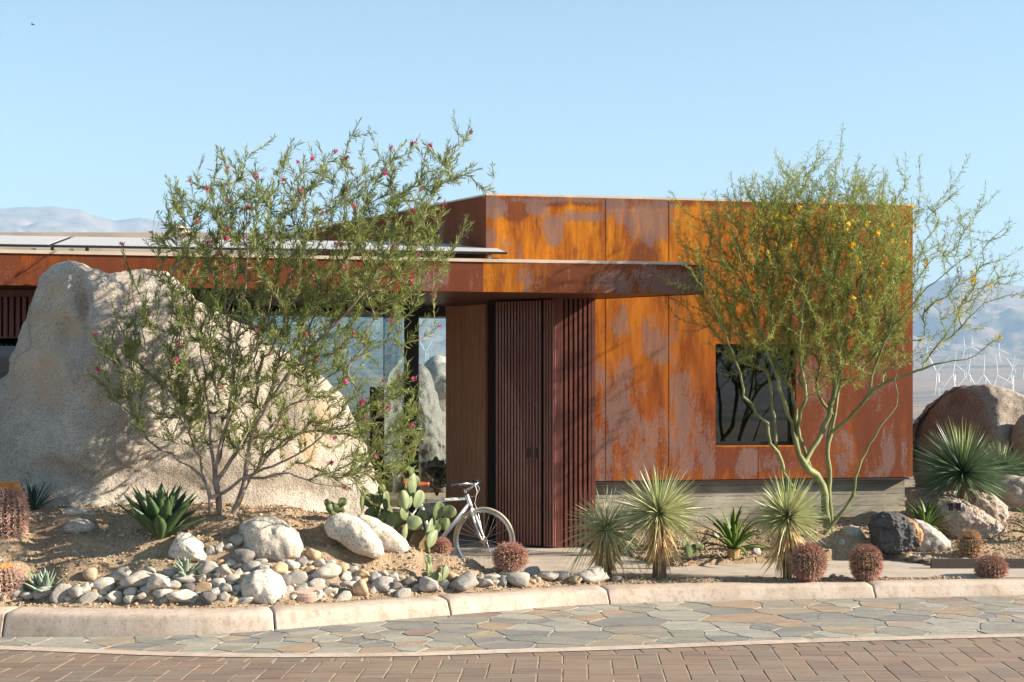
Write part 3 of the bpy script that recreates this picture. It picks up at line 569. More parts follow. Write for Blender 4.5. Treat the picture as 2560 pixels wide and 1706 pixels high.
mb = MB(); mb.box(W((S0+S1)/2, -.075, ZT+.012), S1-S0-.03, .13, .028, wd); q = (A_+Bk)/2; mb.box(Vector((q.x, q.y, ZT+.008))-sn*.06, 6.0, .1, .02, sd); mk('roof_cap', mb.get(), M['cream'], GH)
# concrete plinth
s2 = s_of(2270); poly = [W(SJ+.02, -.09), W(s2, -.09), Ce-nr*.4+Vector((0, -.6, 0)), W(SJ+.02, -1.2)]; mk('concrete_plinth', MB().prism([(p.x, p.y) for p in poly], -.4, ZB-.003).get(), M['boards'], GH)['label'] = 'board formed concrete plinth'
mb = MB(); mb.box(W((SJ+s2)/2, -.05, ZB-.02), s2-SJ+.05, .09, .022, wd); mk('shadow_strip', mb.get(), M['darkgap'], GH)  # solid dark strip painted as the shadow line under the steel
# window
wc = (ws0+ws1)/2; ww = ws1-ws0; wh = wz1-wz0
fr = MB()
for s, w_ in ((ws0+.02, .04), (ws1-.02, .04)): fr.box(W(s, -.14, (wz0+wz1)/2), w_, .05, wh-.004, wd)
for z in (wz0+.045, wz1-.02): fr.box(W(wc, -.14, z), ww-.084, .05, .04, wd)
win = mk('window', fr.get(), M['black'], GH)
mk('pane', MB().box(W(wc, -.14, (wz0+wz1)/2), ww-.08, .01, wh-.07, wd).get(), M['glassd'], win)
v, f = MB().box(W(wc, -.062, wz0+.009), ww-.006, .13, .018, wd).get(); mk('sill', (v, f), M['rust'], win, attrs=rust_attrs(v))
# room behind the window
rb = MB(); rb.box(W(wc+.1, -3.6, .4), 3.6, 6.6, .05, wd); rb.box(W(wc+.1, -3.6, 3.1), 3.6, 6.6, .05, wd); rb.box(W(wc+1.9, -3.2, 1.75), .05, 5.6, 2.6, wd); rb.box(W(wc-1.7, -1.2, 1.75), .05, 2.0, 2.6, wd); rb.box(W(wc+.75, -3.1, 1.75), 2.2, .05, 2.6, wd); rb.box(W(wc-.85, -3.1, .95), 1.0, .05, 1.0, wd); rb.box(W(wc-.3, -1.6, .9), .9, .5, .9, wd)
mk('interior_room', rb.get(), M['interior'], GH)
# ---------------- canopy
ZS = 2.928; cD = lambda px, py: (HC-ZS)*F/(py-HY)
c0 = P(0, 713, cD(0, 713)); c1 = P(1208, 730, cD(1208, 730)); c2 = P(1760, 736, cD(1760, 736)); dl = (c0-c1).normalized(); cL = c1+dl*8.4; cM = c1; ZF = ZS+.325
for p in (c0, c1, c2, cL): p.z = 0
n1_ = Vector((-(c1-cL).y, (c1-cL).x, 0)).normalized(); n1_ = n1_ if n1_.y < 0 else -n1_; n2_ = Vector((-(c2-c1).y, (c2-c1).x, 0)).normalized(); n2_ = n2_ if n2_.y < 0 else -n2_
v, f = plate(cL, c1, ZS, ZF, .03, n1_, .04); br = [(1050, 690, 170, 60, 1.1), (560, 690, 100, 60, .75), (300, 680, 160, 60, .8), (60, 680, 120, 50, .7), (820, 690, 120, 60, .9), (1190, 640, 900, 8, .5), (0, 634, 900, 6, .4), (800, 690, 160, 60, .7)]
mk('canopy_fascia', (v, f), M['rust'], GH, attrs=rust_attrs(v, br, [(1080, 700, 40, 26, .6), (1170, 690, 26, 36, .45), (60, 680, 60, 30, .35), (200, 650, 40, 20, .35)], lambda px, py: np.full(len(px), 1.0), (600, 1000)))['label'] = 'long dark brown run of fascia'
v, f = plate(c1+n2_*.001, c2, ZS, ZF, .03, n2_, .04); br = [(1330, 690, 40, 60, .5), (1480, 690, 140, 60, .85), (1640, 670, 140, 50, .95), (1740, 690, 40, 60, .9)]
gy = [(1320, 700, 34, 30, .68), (1430, 695, 34, 26, .35), (1545, 710, 60, 26, .72), (1620, 700, 40, 30, .75), (1690, 705, 60, 30, .95), (1740, 710, 30, 28, 1.0), (1560, 680, 26, 14, .5)]
mk('canopy_fascia', (v, f), M['rust'], GH, attrs=rust_attrs(v, br, gy, lambda px, py: np.clip((px-1250)/150, 0, .6), (1290,), seed=4))['label'] = 'front fascia fading from orange to purple brown'
cw = W(SJ+.0, .012); re = (c2-cw); nre = Vector((re.y, -re.x, 0)).normalized(); nre = nre if nre.x > 0 else -nre
v, f = plate(c2-n2_*.031, cw, ZS, ZF, .03, nre, .06); mk('canopy_return', (v, f), M['rust'], GH, attrs=rust_attrs(v, [(1600, 700, 500, 500, .9)]))
bl = cL+Vector((-.3, 5.5, 0)); poly = [cL-n1_*.032, c1-n2_*.032, c2-n2_*.034-nre*.03, cw-nre*.02, W(SJ, -.17), W(S0+1.0, -5.4), bl]; pp = [(p.x, p.y) for p in poly]
mk('soffit', MB().prism(pp, ZS+.006, ZS+.03).get(), M['soffit'], GH); mk('lower_roof', MB().prism(pp, ZS+.032, ZF-.02).get(), M['cream'], GH)
cp_ = MB(); e1 = c2-wd*.14-n2_*.05
for a, b_, nn in ((cL, c1, n1_), (c1, e1, n2_)):
    q = (a+b_)/2-nn*.03; cp_.box(Vector((q.x, q.y, ZF+.016)), (b_-a).length, .09, .034, (b_-a).normalized())
mk('canopy_cap', cp_.get(), M['cream'], GH)
# cream roof volume far left, with a dome vent
q = P(200, 960, 20); mb = MB().box(Vector((q.x-1.5, 20.9, 3.62)), 9.5, 1.8, .95, (1, .012)); o = mk('rear_roof', mb.get(), M['cream'], GH)
q = P(448, 589, 20.3); v0, f0 = ICO[3]; vv = v0*np.array([.19, .19, .15])+np.array([q.x, 20.35, 4.08]); mk('roof_vent', (vv, f0), M['cream'], GH, smooth=True)
# ---------------- entrance: slatted screen, door, walnut panel, glass
Zc = ZS+.004
mb = MB(); n_sl = 8; sA, sB = s_of(1391), SJ-.012; pitch = (sB-sA)/n_sl
for k in range(n_sl+1):
    s = sA+pitch*k
    if k == 0: mb.box(W(s+.012, .0, Zc/2), .05, .05, Zc, wd)
    elif k == n_sl: mb.box(W(s-.014, .0, Zc/2), .045, .05, Zc, wd)
    else: mb.box(W(s, .0, Zc/2), .034, .045, Zc, wd)
mk('slat_screen', mb.get(), M['slat'], GH)['label'] = 'sunlit red brown vertical slats'
mk('screen_backing', MB().box(W((sA+sB)/2, -.08, Zc/2), sB-sA, .03, Zc, wd).get(), M['darkgap'], GH)
mk('screen_side', MB().box(W(sA-.03, -.3, Zc/2), .04, .62, Zc-.004, wd).get(), M['door'], GH)
dL = P(1237, 960, 16.72); dR = P(1386, 960, 16.42); dL.z = dR.z = 0; dd = (dR-dL); dn = Vector((dd.y, -dd.x, 0)).normalized(); dlen = dd.length; du = dd.normalized()
def DD(px, off=0, z=0):
    t = (px-CX)/F; bx, by = dL.x+dn.x*off, dL.y+dn.y*off; s = (t*by-bx)/(du.x-t*du.y); p = dL+du*s+dn*off; return Vector((p.x, p.y, z))
doorM = MB(); 
def flutes(a, b_, n, mb):
    for k in range(n):
        px = a+(b_-a)*(k+.5)/n; w_ = (b_-a)/n/F*16.6
        mb.box(DD(px, .0, Zc/2), w_*.62, .024, Zc-.05, du)
flutes(1239, 1354, 15, doorM); door = mk('door', doorM.get(), M['door'], GH); q = (DD(1239)+DD(1354))/2; mk('door_leaf', MB().box(Vector((q.x, q.y, Zc/2))-dn*.03, (DD(1354)-DD(1239)).length, .035, Zc-.03, du).get(), flat('door_groove', (.035, .012, .010), .5), door)
for a, b_ in ((1319, 1328), (1338.5, 1345)):
    q = (DD(a)+DD(b_))/2; w_ = (DD(b_)-DD(a)).length; mk('door_pull', MB().box(Vector((q.x, q.y, HC-(1132-960)/F*16.6))+dn*.0145, w_, .004, .115, du).get(), M['black'], door)
mb = MB(); flutes(1359, 1386, 4, mb); q = (DD(1358)+DD(1387))/2; mb.box(Vector((q.x, q.y, Zc/2))-dn*.03, (DD(1387)-DD(1358)).length, .035, Zc-.03, du); mk('door_jamb', mb.get(), M['door'], GH)
wl = P(1114.5, 960, 18.2); wr = P(1213.5, 960, 17.55); wl.z = wr.z = 0; wdn = (wr-wl).normalized(); wnn = Vector((wdn.y, -wdn.x, 0)); q = (wl+wr)/2-wnn*.06
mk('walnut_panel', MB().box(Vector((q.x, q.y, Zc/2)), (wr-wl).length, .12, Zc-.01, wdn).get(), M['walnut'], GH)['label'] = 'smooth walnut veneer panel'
q0 = wr-wnn*.10; q1 = Vector((dL.x-.02, dL.y+.9, 0)); 
mk('recess_shade_block', MB().prism([(q0.x-.05, q0.y), (dL.x-.09, dL.y+.35), (dL.x+.06, dL.y+.05), (dL.x+.7, dL.y+.25), (dL.x+.7, 18.9), (q0.x-.2, 18.9)], 0, Zc).get(), M['darkgap'], GH)  # solid dark block standing in for the shade of the gap
# lobby glazing
gy_ = 18.22
fm = MB(); xa, xb = XP(1011, gy_), XP(1047, gy_); fm.box(((xa+xb)/2, gy_, Zc/2), xb-xa, .12, Zc, (1, 0)); fm.box(((xa+XP(1114, gy_))/2, gy_, Zc-.065), XP(1114, gy_)-xa, .10, .13); fm.box((XP(500, gy_)/2+xa/2, gy_, Zc-.03), xa-XP(500, gy_)-.01, .08, .06); fm.box(((XP(560, gy_)), gy_, Zc/2), .09, .1, Zc)
fm.box(((xb+XP(1114, gy_))/2, gy_, .03), XP(1114, gy_)-xb-.01, .08, .06)
gf = mk('glass_wall', fm.get(), M['black'], GH)
mk('pane', MB().box(((xb+XP(1115, gy_))/2, gy_, Zc/2-.02), XP(1115, gy_)-xb, .012, Zc-.2).get(), glass('clear_glass', (.86, .93, .94), .02), gf)
mk('pane', MB().box(((XP(562, gy_)+xa)/2, gy_, Zc/2), xa-XP(562, gy_)-.004, .012, Zc-.09).get(), M['glass'], gf)
mk('pane', MB().box((XP(973, gy_+.9), gy_+1.6, Zc/2), .012, 3.0, Zc-.02, (1, 0)).get(), glass('inner_glass', (.75, .88, .88), .1), gf)
# interior: dark counter, left solid walls, rear posts, floor of the lobby
ib = MB(); xa1, xb1 = XP(930, 19.4), XP(972, 19.4); ib.box(((xa1+xb1)/2, 19.35, .95), xb1-xa1, .5, 1.88); mk('lobby_cabinet', ib.get(), M['black'], GH)
ib = MB(); ib.box((XP(40, 19), 18.9, Zc/2), 5.1, .1, Zc-.01); ib.box((XP(560, 20), 20.6, Zc/2), .1, 3.2, Zc-.02); mk('interior_wall', ib.get(), M['interior2'], GH)
# left hanging slat screen and dark glazing below
gL = 14.75; mb = MB(); xs0 = XP(-320, gL); xs1 = XP(135, gL); zt, zb = ZS-.01, HC+(HY-842)/F*gL
mb.box(((xs0+xs1)/2, gL+.03, zt-.035), xs1-xs0, .10, .07); 
k = xs0
while k < xs1: mb.box((k+.02, gL+.02, (zt-.075+zb)/2), .042, .05, zt-.075-zb); k += .066
mb.box(((xs0+xs1)/2, gL+.02, zb-.008), xs1-xs0, .06, .014)
mk('slat_valance', mb.get(), M['slat'], GH)['label'] = 'short red slatted screen hung under the roof'; mk('valance_backing', MB().box(((xs0+xs1)/2, gL+.09, (zt+zb)/2), xs1-xs0, .02, zt-zb-.02).get(), M['darkgap'], GH)
mk('rear_glazing', MB().box((XP(-60, 16.3), 16.3, 1.47), 3.6, .03, 2.9).get(), glass('dark_glass', (.10, .12, .12), .05), GH); mk('left_wall', MB().box((XP(-60, 16.3), 17.2, 1.46), 3.8, .05, 2.9).get(), M['interior'], GH)
# ---------------- solar panels on the lower roof
cdir = (c2-c1).normalized(); pn0 = P(1268, 631, 15.75); 
def solar_panel(i):
    w_ = 1.62; a0 = pn0-cdir*(i*(w_+.03)); c = a0-cdir*w_/2; back = Vector((-cdir.y, cdir.x, 0)); t = R(9); up = back*math.cos(t)+Vector((0, 0, 1))*math.sin(t)
    lab = ['end solar panel tilted on the roof, in front of the tall orange wall', 'second solar panel from the tall steel wall, behind the flowering tree top', 'solar panel on the low roof behind the middle of the flowering tree', 'solar panel on the low roof behind the left side of the flowering tree', 'solar panel on the low roof above the boulder tip', 'solar panel on the low roof at the left photo edge'][i]
    e = empty('solar_panel', (c.x, c.y, a0.z), lab, 'solar panel', 'solar panels along the low roof')
    def slabv(o0, o1, z0, z1):
        pts = []
        for z in (z0, z1):
            for b_ in (o0, 1.6-o0):
                for a in (-w_/2+o1, w_/2-o1): pts.append(Vector((c.x, c.y, a0.z))+cdir*a+up*b_+Vector((0, 0, z)))
        return pts, [(0, 2, 3, 1), (4, 5, 7, 6), (0, 1, 5, 4), (2, 6, 7, 3), (0, 4, 6, 2), (1, 3, 7, 5)]
    mk('panel_frame', slabv(0, 0, -.024, 0), M['black'], e); mk('solar_cells', slabv(.02, .02, .001, .006), M['solar'], e)
    for a in (-w_/2+.18, w_/2-.18):
        for k, b_ in ((.12, .12), (1.4, 1.4)):
            q = Vector((c.x, c.y, 0))+cdir*a+back*b_*math.cos(t); z2 = a0.z+math.sin(t)*b_-.045; mk('support_leg', MB().box(Vector((q.x, q.y, (z2+ZF-.02)/2)), .035, .035, z2-(ZF-.02)).get(), M['alu'], e)
    r = MB(); q = Vector((c.x, c.y, a0.z-.055))+back*.3; r.box(q, w_-.1, .05, .03, cdir); mk('mounting_rail', r.get(), M['black'], e)
for i in range(6): solar_panel(i)
# ------------------------------------------------------------------ stones
M['boulder'] = granite('boulder_granite', (.48, .43, .365), (.16, .145, .125), (.47, .33, .20), spk=80, stain_amt=.54, bmp=1.0, big=.8, rand=False)
M['whitestone'] = granite('pale_granite', (.62, .57, .50), (.32, .29, .25), (.46, .33, .20), spk=60, stain_amt=.64, bmp=.4, big=3.5)
M['greystone'] = granite('grey_stone', (.44, .42, .385), (.21, .20, .19), (.36, .27, .18), spk=80, stain_amt=.66, bmp=.3, big=5)
M['tanstone'] = granite('tan_stone', (.52, .40, .27), (.33, .23, .14), (.50, .28, .13), spk=60, stain_amt=.52, bmp=.3, big=5)
M['darkstone'] = granite('shaded_stone', (.24, .225, .21), (.09, .087, .083), (.30, .21, .13), spk=50, stain_amt=.63, bmp=.4, big=4)
M['brownrock'] = granite('brown_rock', (.38, .33, .28), (.17, .145, .125), (.34, .26, .19), spk=45, stain_amt=.70, bmp=.8, big=1.6)
M['pinkrock'] = granite('pinkish_rock', (.40, .33, .28), (.17, .13, .11), (.30, .19, .12), spk=50, stain_amt=.62, bmp=.7, big=2.5)
M['blackrock'] = granite('black_rock', (.085, .085, .088), (.03, .03, .032), (.40, .24, .10), spk=22, stain_amt=.74, bmp=.6, big=2.2, spec=.5, rand=False, band=(.17, .28))
def outline_rock(name, out, D, front, back, m, label, cat='boulder', group=None, sub=6, amp=.04, freq=1.2, fine=.012, seed=0, tilt=0.0, power=2.3, dents=(), zt=1.0, lean=0.0, parent=None, base=None, ridg=0.0, attrs=None, wedge=None, crag=0.0):
    """a solid stone whose silhouette follows an outline; front and back are its real half depths in metres"""
    q = [P(a, b_, D) for a, b_ in out]; cx = sum(p.x for p in q)/len(q); zs = [p.z for p in q]; cz = (max(zs)+min(zs))/2; xs_ = [p.x for p in q]; cx = (max(xs_)+min(xs_))/2
    pts = [(p.x-cx, p.z-cz) for p in q]; n = len(pts)
    def rad(a):
        d = (math.cos(a), math.sin(a)); best = 0
        for i in range(n):
            x0, y0 = pts[i]; x1, y1 = pts[(i+1) % n]; ex, ey = x1-x0, y1-y0; den = d[0]*ey-d[1]*ex
            if abs(den) < 1e-9: continue
            t = (x0*ey-y0*ex)/den; u = (x0*d[1]-y0*d[0])/den
            if t > 0 and -1e-6 <= u <= 1+1e-6: best = max(best, t)
        return best
    tab = np.array([rad(2*math.pi*k/720) for k in range(720)]); ker = np.ones(9)/9; tab = np.convolve(np.concatenate([tab[-4:], tab, tab[:4]]), ker, 'valid')
    v0, f0 = ICO[sub]; out_v = []; so = Vector((seed*13.7, seed*5.1, seed*3.3)); h = (max(zs)-min(zs))/2
    for x, y, z in v0:
        a = math.atan2(z, x) % (2*math.pi); r = math.hypot(x, z); R0 = np.interp(a/(2*math.pi)*720, np.arange(721), np.append(tab, tab[0]))
        rr = min(1.0, r); rr = 1-(1-rr**power)**(1/ power) if False else rr**.85
        X, Z = math.cos(a)*R0*rr, math.sin(a)*R0*rr; dep = (front if y < 0 else back)*(abs(y)**.75)*(1 if y > 0 else -1)
        tf = 1-(1-zt)*max(0, min(1, (Z/h+1)/2)); dep *= tf; p = Vector((cx+X, D+dep+lean*(Z/h), cz+Z))
        nd = Vector((X, dep*1.2, Z)).normalized() if (X or dep or Z) else Vector((0, -1, 0))
        nn = noise.fractal(p*freq+so, .75, 2.2, 4)*amp
        if ridg: nn -= ridg*abs(noise.fractal(p*freq*1.7+so*2, .8, 2.1, 5))
        nn += noise.fractal(p*freq*6+so, .6, 2.2, 4)*fine
        if crag: nn += crag*(.5-noise.voronoi(p*1.5+so)[0][0])+crag*.35*(.5-noise.voronoi(p*5+so)[0][0])+.010*noise.noise(p*22)+.006*noise.noise(p*45)
        edge = max(0, 1-abs(y)*2.2); k = 1-.45*edge
        p = p+nd*nn*k
        if dents and y < 0:
            px, py = proj(p.x, p.y, p.z)
            for a_, b_, c_, d_, e_ in dents: p.y += e_*math.exp(-((px-a_)/c_)**2-((py-b_)/d_)**2)
        if wedge:      # the body swings back on both sides of a leading ridge
            xr, kl, kr = wedge; dx = p.x-XP(xr, D)-.25*(p.z-cz)*.3; dy = (math.sqrt(dx*dx+.03)-.17)*(kr if dx > 0 else kl); k_ = (D+dy)/D; yo = p.y-D
            p = Vector((p.x*k_, D+dy+yo, HC+(p.z-HC)*k_))
        out_v.append(p)
    lo = base if base is not None else cz-h
    return tag(mk(name, (np.array([tuple(p) for p in out_v]), f0), m, loc=(cx, D, lo), smooth=True), label, cat, group)
# the great boulder
bo = [(-260, 1330), (-300, 1150), (-180, 1000), (-90, 985), (5, 945), (20, 905), (45, 850), (62, 800), (85, 740), (112, 680), (150, 652), (192, 652), (232, 668), (300, 680), (380, 682), (428, 692), (470, 735), (520, 775), (600, 818), (700, 868), (770, 915), (830, 965), (885, 1045), (915, 1110), (935, 1180), (965, 1262), (960, 1310), (880, 1360), (500, 1400), (0, 1400)]
outline_rock('boulder', bo, 13.92, .50, .95, M['boulder'], 'huge tan granite boulder behind the pink flowering tree', seed=2, amp=.08, freq=.9, fine=.034, zt=.25, lean=-.02, sub=7, ridg=.035, wedge=(215, .55, .40), crag=.16,
    dents=((200, 770, 16, 60, .22), (165, 830, 34, 55, .20), (60, 1050, 140, 90, .10), (420, 1230, 200, 60, .16), (100, 1200, 120, 50, .12), (330, 1010, 60, 14, .03), (560, 1020, 30, 120, -.06), (250, 880, 60, 100, -.10), (760, 1240, 100, 40, .1)), base=.6)
def rk(name, pts, D, fr, bk, m, label, **k): return outline_rock(name, pts, D, fr, bk, M[m], label, **k)
def ell(cx, cy, w, h, wob=.06, n=14, seed=0, flat_=0.0):
    r = random.Random(seed*31+7); return [(cx+w/2*math.cos(t)*(1+r.uniform(-wob, wob)), cy+h/2*math.sin(t)*(1+r.uniform(-wob, wob))) for t in [2*math.pi*i/n for i in range(n)]]
def Dat(px, py): return onsoil(px, py).y
GB = 'pale granite boulders set on the soil mound'
rk('boulder', [(598, 1335), (606, 1306), (640, 1293), (680, 1293), (716, 1305), (745, 1335), (763, 1368), (755, 1395), (715, 1410), (650, 1402), (610, 1380)], 13.0, .24, .24, 'whitestone', 'large rounded white boulder right of the big agave', group=GB, sub=5, amp=.05, seed=3, freq=2.2, fine=.006)
rk('boulder', [(600, 1465), (612, 1438), (640, 1424), (672, 1423), (700, 1440), (716, 1468), (718, 1495), (700, 1512), (650, 1512), (610, 1500)], 12.45, .2, .18, 'whitestone', 'round pale boulder nearest the kerb, in the middle of the cobble bed', group=GB, sub=5, amp=.04, seed=4, freq=2.5, fine=.005)
rk('boulder', [(424, 1380), (433, 1360), (448, 1338), (468, 1335), (490, 1350), (508, 1365), (519, 1388), (515, 1402), (470, 1405), (430, 1396)], 12.8, .17, .16, 'whitestone', 'wedge shaped white boulder just below the big agave', group=GB, sub=5, amp=.03, seed=5, freq=3, fine=.006)
rk('boulder', [(810, 1312), (822, 1290), (850, 1280), (885, 1290), (925, 1318), (955, 1352), (962, 1385), (945, 1400), (900, 1390), (850, 1355), (820, 1340)], 13.15, .17, .2, 'whitestone', 'white boulder leaning on the slope, left one of the pair below the cactus', group=GB, sub=5, amp=.04, seed=6, freq=2.4, fine=.006)
rk('boulder', [(885, 1295), (900, 1285), (940, 1297), (985, 1325), (1015, 1352), (1030, 1385), (1022, 1400), (985, 1392), (945, 1370), (905, 1330)], 13.4, .14, .2, 'whitestone', 'long cream boulder sloping down to the right below the prickly pear', group=GB, sub=5, amp=.03, seed=7, freq=2.6, fine=.006)
rk('flat_rock', [(152, 1287), (165, 1272), (188, 1266), (215, 1272), (249, 1284), (246, 1293), (200, 1300), (160, 1298)], 13.3, .12, .14, 'whitestone', 'low flat pale rock at the foot of the huge boulder', cat='rock', sub=4, amp=.02, seed=8, freq=4, fine=.004)
rk('flat_rock', [(159, 1318), (172, 1302), (195, 1297), (222, 1305), (236, 1318), (230, 1330), (190, 1336), (165, 1332)], 13.1, .12, .12, 'whitestone', 'small pale rock in the shadow of the big agave', cat='rock', sub=4, amp=.02, seed=9, freq=4, fine=.004)
# right side rocks
rk('boulder', [(2288, 1150), (2286, 1080), (2296, 1050), (2318, 1020), (2350, 1000), (2395, 972), (2440, 968), (2480, 964), (2530, 975), (2580, 985), (2700, 1010), (2780, 1120), (2760, 1260), (2600, 1320), (2400, 1290), (2300, 1230)], 19.6, .8, .9, 'brownrock', 'biggest brown boulder at the right, behind the dark green yucca', sub=6, amp=.12, seed=12, freq=1.0, fine=.04, ridg=.05, zt=.8, wedge=(2440, 1.1, .3), dents=((2330, 1120, 70, 110, .5), (2400, 1010, 30, 50, .25), (2470, 1100, 60, 90, -.25)))
rk('boulder', [(2545, 1060), (2560, 1040), (2620, 1030), (2700, 1080), (2700, 1200), (2600, 1220), (2550, 1150), (2535, 1100)], 18.6, .3, .4, 'brownrock', 'brown boulder cut by the right photo edge, above the others', sub=5, amp=.05, seed=13, ridg=.03)
rk('boulder', [(2478, 1230), (2490, 1205), (2530, 1190), (2600, 1195), (2680, 1230), (2680, 1330), (2560, 1345), (2500, 1320)], 17.6, .45, .5, 'brownrock', 'wide dark brown boulder at the right edge below the second yucca', sub=5, amp=.06, seed=14, ridg=.03, fine=.03)
rk('boulder', [(2400, 1240), (2420, 1220), (2450, 1225), (2480, 1238), (2510, 1262), (2522, 1300), (2520, 1335), (2480, 1345), (2430, 1320), (2395, 1290)], 17.0, .3, .3, 'pinkrock', 'cracked tan rock right behind the house number rock', sub=5, amp=.05, seed=15, freq=2.2, ridg=.05, fine=.03)
rk('boulder', [(2330, 1240), (2350, 1228), (2400, 1225), (2425, 1240), (2420, 1290), (2350, 1300), (2325, 1270)], 17.1, .25, .25, 'pinkrock', 'rock in the shade directly under the dark green yucca', sub=5, amp=.04, seed=16, freq=2.2, ridg=.04, fine=.03)
rk('boulder', [(2270, 1260), (2276, 1228), (2300, 1222), (2335, 1226), (2350, 1250), (2345, 1300), (2300, 1310), (2272, 1296)], 17.0, .25, .3, 'pinkrock', 'shaded brown rock between the plinth corner and the house number rock', sub=5, amp=.03, seed=17, fine=.02)
nr_ = rk('number_rock', [(2322, 1290), (2326, 1262), (2345, 1246), (2370, 1241), (2410, 1248), (2450, 1272), (2490, 1300), (2515, 1325), (2518, 1345), (2490, 1358), (2420, 1358), (2370, 1345), (2340, 1325)], 16.25, .26, .4, 'pinkrock', 'house number rock with four dark numerals on its face', sub=6, amp=.03, seed=18, freq=2.0, ridg=.045, fine=.02)
rk('boulder', [(2276, 1390), (2262, 1370), (2262, 1325), (2280, 1296), (2310, 1302), (2345, 1325), (2370, 1352), (2372, 1368), (2345, 1380), (2310, 1392)], 15.75, .24, .26, 'greystone', 'smooth blue grey rock leaning against the black rock', sub=5, amp=.03, seed=19, freq=2.4, fine=.012)
rk('boulder', [(2173, 1310), (2183, 1290), (2210, 1277), (2245, 1281), (2280, 1298), (2303, 1325), (2306, 1350), (2290, 1372), (2250, 1388), (2210, 1388), (2184, 1365), (2174, 1338)], 15.5, .28, .26, 'blackrock', 'black rock with an orange band on its right side', sub=6, amp=.03, seed=20, freq=2.2, ridg=.04, fine=.02)
rk('boulder', [(2095, 1345), (2105, 1325), (2125, 1314), (2148, 1318), (2160, 1335), (2158, 1356), (2140, 1367), (2110, 1364)], 15.75, .13, .13, 'greystone', 'small blue grey rock left of the black rock', cat='rock', sub=4, amp=.02, seed=21, freq=4, fine=.012)
rk('rock', [(2281, 1075), (2284, 1045), (2290, 1050), (2296, 1075), (2294, 1100), (2282, 1100)], 24, .3, .3, 'whitestone', 'pale rock sliver far behind the corner of the steel wall', cat='rock', sub=4, amp=.03, seed=23)
def rockface(px, py, o):   # nearest front surface of a rock along a sight line
    d = Vector(((px-CX)/F, 1, -(py-HY)/F)).normalized(); ok, loc, n_, i = o.ray_cast(Vector((0, 0, HC))-o.location, d); return (loc+o.location, n_) if ok else (P(px, py, 16.1), Vector((0, -1, 0)))
bpy.context.view_layer.update()
a0, n0 = rockface(2385, 1266, nr_)
for k, px in enumerate((2373, 2380, 2392, 2399)):
    p, n_ = rockface(px, 1267, nr_); s = F/p.y; mb = MB(); w_ = .028; hh = .088
    pts = [(-.006, -hh/2), (.006, -hh/2), (.006, hh/2), (-.002, hh/2), (-.015, hh/2-.014), (-.015, hh/2-.024), (-.006, hh/2-.018)]
    v = [(p.x+a, p.y-.030, p.z+b_) for a, b_ in pts]+[(p.x+a, p.y+.02, p.z+b_) for a, b_ in pts]; n = len(pts)
    mk('numeral', (v, [tuple(range(n)), tuple(range(n, 2*n))[::-1]]+[((i+1) % n, i, n+i, n+(i+1) % n) for i in range(n)]), M['black'], nr_)
mk('numeral', MB().box((P(2386, 1268, a0.y).x, a0.y-.01, P(2386, 1268, a0.y).z), .02, .05, .012).get(), M['black'], nr_)['label'] = 'small dash between the numerals'
# rocks seen through the lobby glass
rk('boulder', [(1046, 1235), (1040, 1000), (1052, 925), (1075, 898), (1090, 888), (1118, 895), (1150, 930), (1185, 1010), (1190, 1235)], 27, 1.0, .8, 'whitestone', 'tall white rock peak seen through the narrow lobby window', sub=5, amp=.15, seed=31, freq=.9, ridg=.16, fine=.05)
rk('boulder', [(985, 1255), (990, 1000), (1015, 920), (1050, 905), (1075, 930), (1095, 1010), (1118, 1100), (1122, 1245)], 25.6, .8, .7, 'darkstone', 'dark shaded rock seen through the narrow lobby window, before the white peak', sub=5, amp=.12, seed=32, freq=1.0, ridg=.12, fine=.04)  # dark stone puts the shade on this rock into its colour
rk('boulder', [(830, 1260), (850, 1080), (900, 1000), (930, 985), (968, 1010), (990, 1100), (1000, 1260)], 25.0, .7, .7, 'pinkrock', 'rounded rock seen through the lobby glass left of the cabinet', sub=5, amp=.1, seed=33, freq=1.0, ridg=.06)
rk('boulder', [(960, 1300), (962, 1000), (975, 930), (990, 920), (1005, 980), (1030, 1040), (1040, 1300)], 23.3, .4, .5, 'whitestone', 'pale lit rock seen through the lobby glass beside the black frame', sub=5, amp=.06, seed=34, freq=1.2, ridg=.05)
# ------------------------------------------------------------------ cobbles
def cobble_base(seed):
    r = random.Random(seed); v0, f0 = ICO[3]; cut = [(Vector((r.gauss(0, 1), r.gauss(0, 1), r.gauss(0, 1))).normalized(), r.uniform(*((.38, .72) if seed % 2 else (.55, .88)))) for _ in range(13 if seed % 2 else 9)]; e = []
    for x, y, z in v0:
        p = Vector((x, y, z)); 
        for n_, d in cut:
            k = p.dot(n_)-d
            if k > 0: p = p-n_*k*.92
        p = p*(1+.10*noise.noise(p*1.5+Vector((seed, 0, 0)))+.07*noise.noise(p*3.5+Vector((0, seed, 0)))+.03*noise.noise(p*9+Vector((seed, seed, 0)))); e.append(p)
    mx = [max(abs(p[i]) for p in e) for i in range(3)]; return [(p.x/mx[0], p.y/mx[1], p.z/mx[2]) for p in e], f0
CB = {}
for k in range(12):
    for mn in ('whitestone', 'greystone', 'tanstone', 'darkstone'):
        v, f = cobble_base(k); me = bpy.data.meshes.new('river_cobble'); me.from_pydata(v, [], f); me.polygons.foreach_set('use_smooth', [True]*len(f)); me.materials.append(M[mn]); CB[(k, mn)] = me
TXT = {'whitestone': 'rounded whitish granite cobble lying among the other cobbles behind the kerb', 'greystone': 'grey cobble lying among the other cobbles behind the kerb', 'tanstone': 'small tan to orange cobble lying among the other cobbles behind the kerb', 'darkstone': 'dark speckled cobble lying among the other cobbles behind the kerb'}
placed = []; rc = random.Random(5)
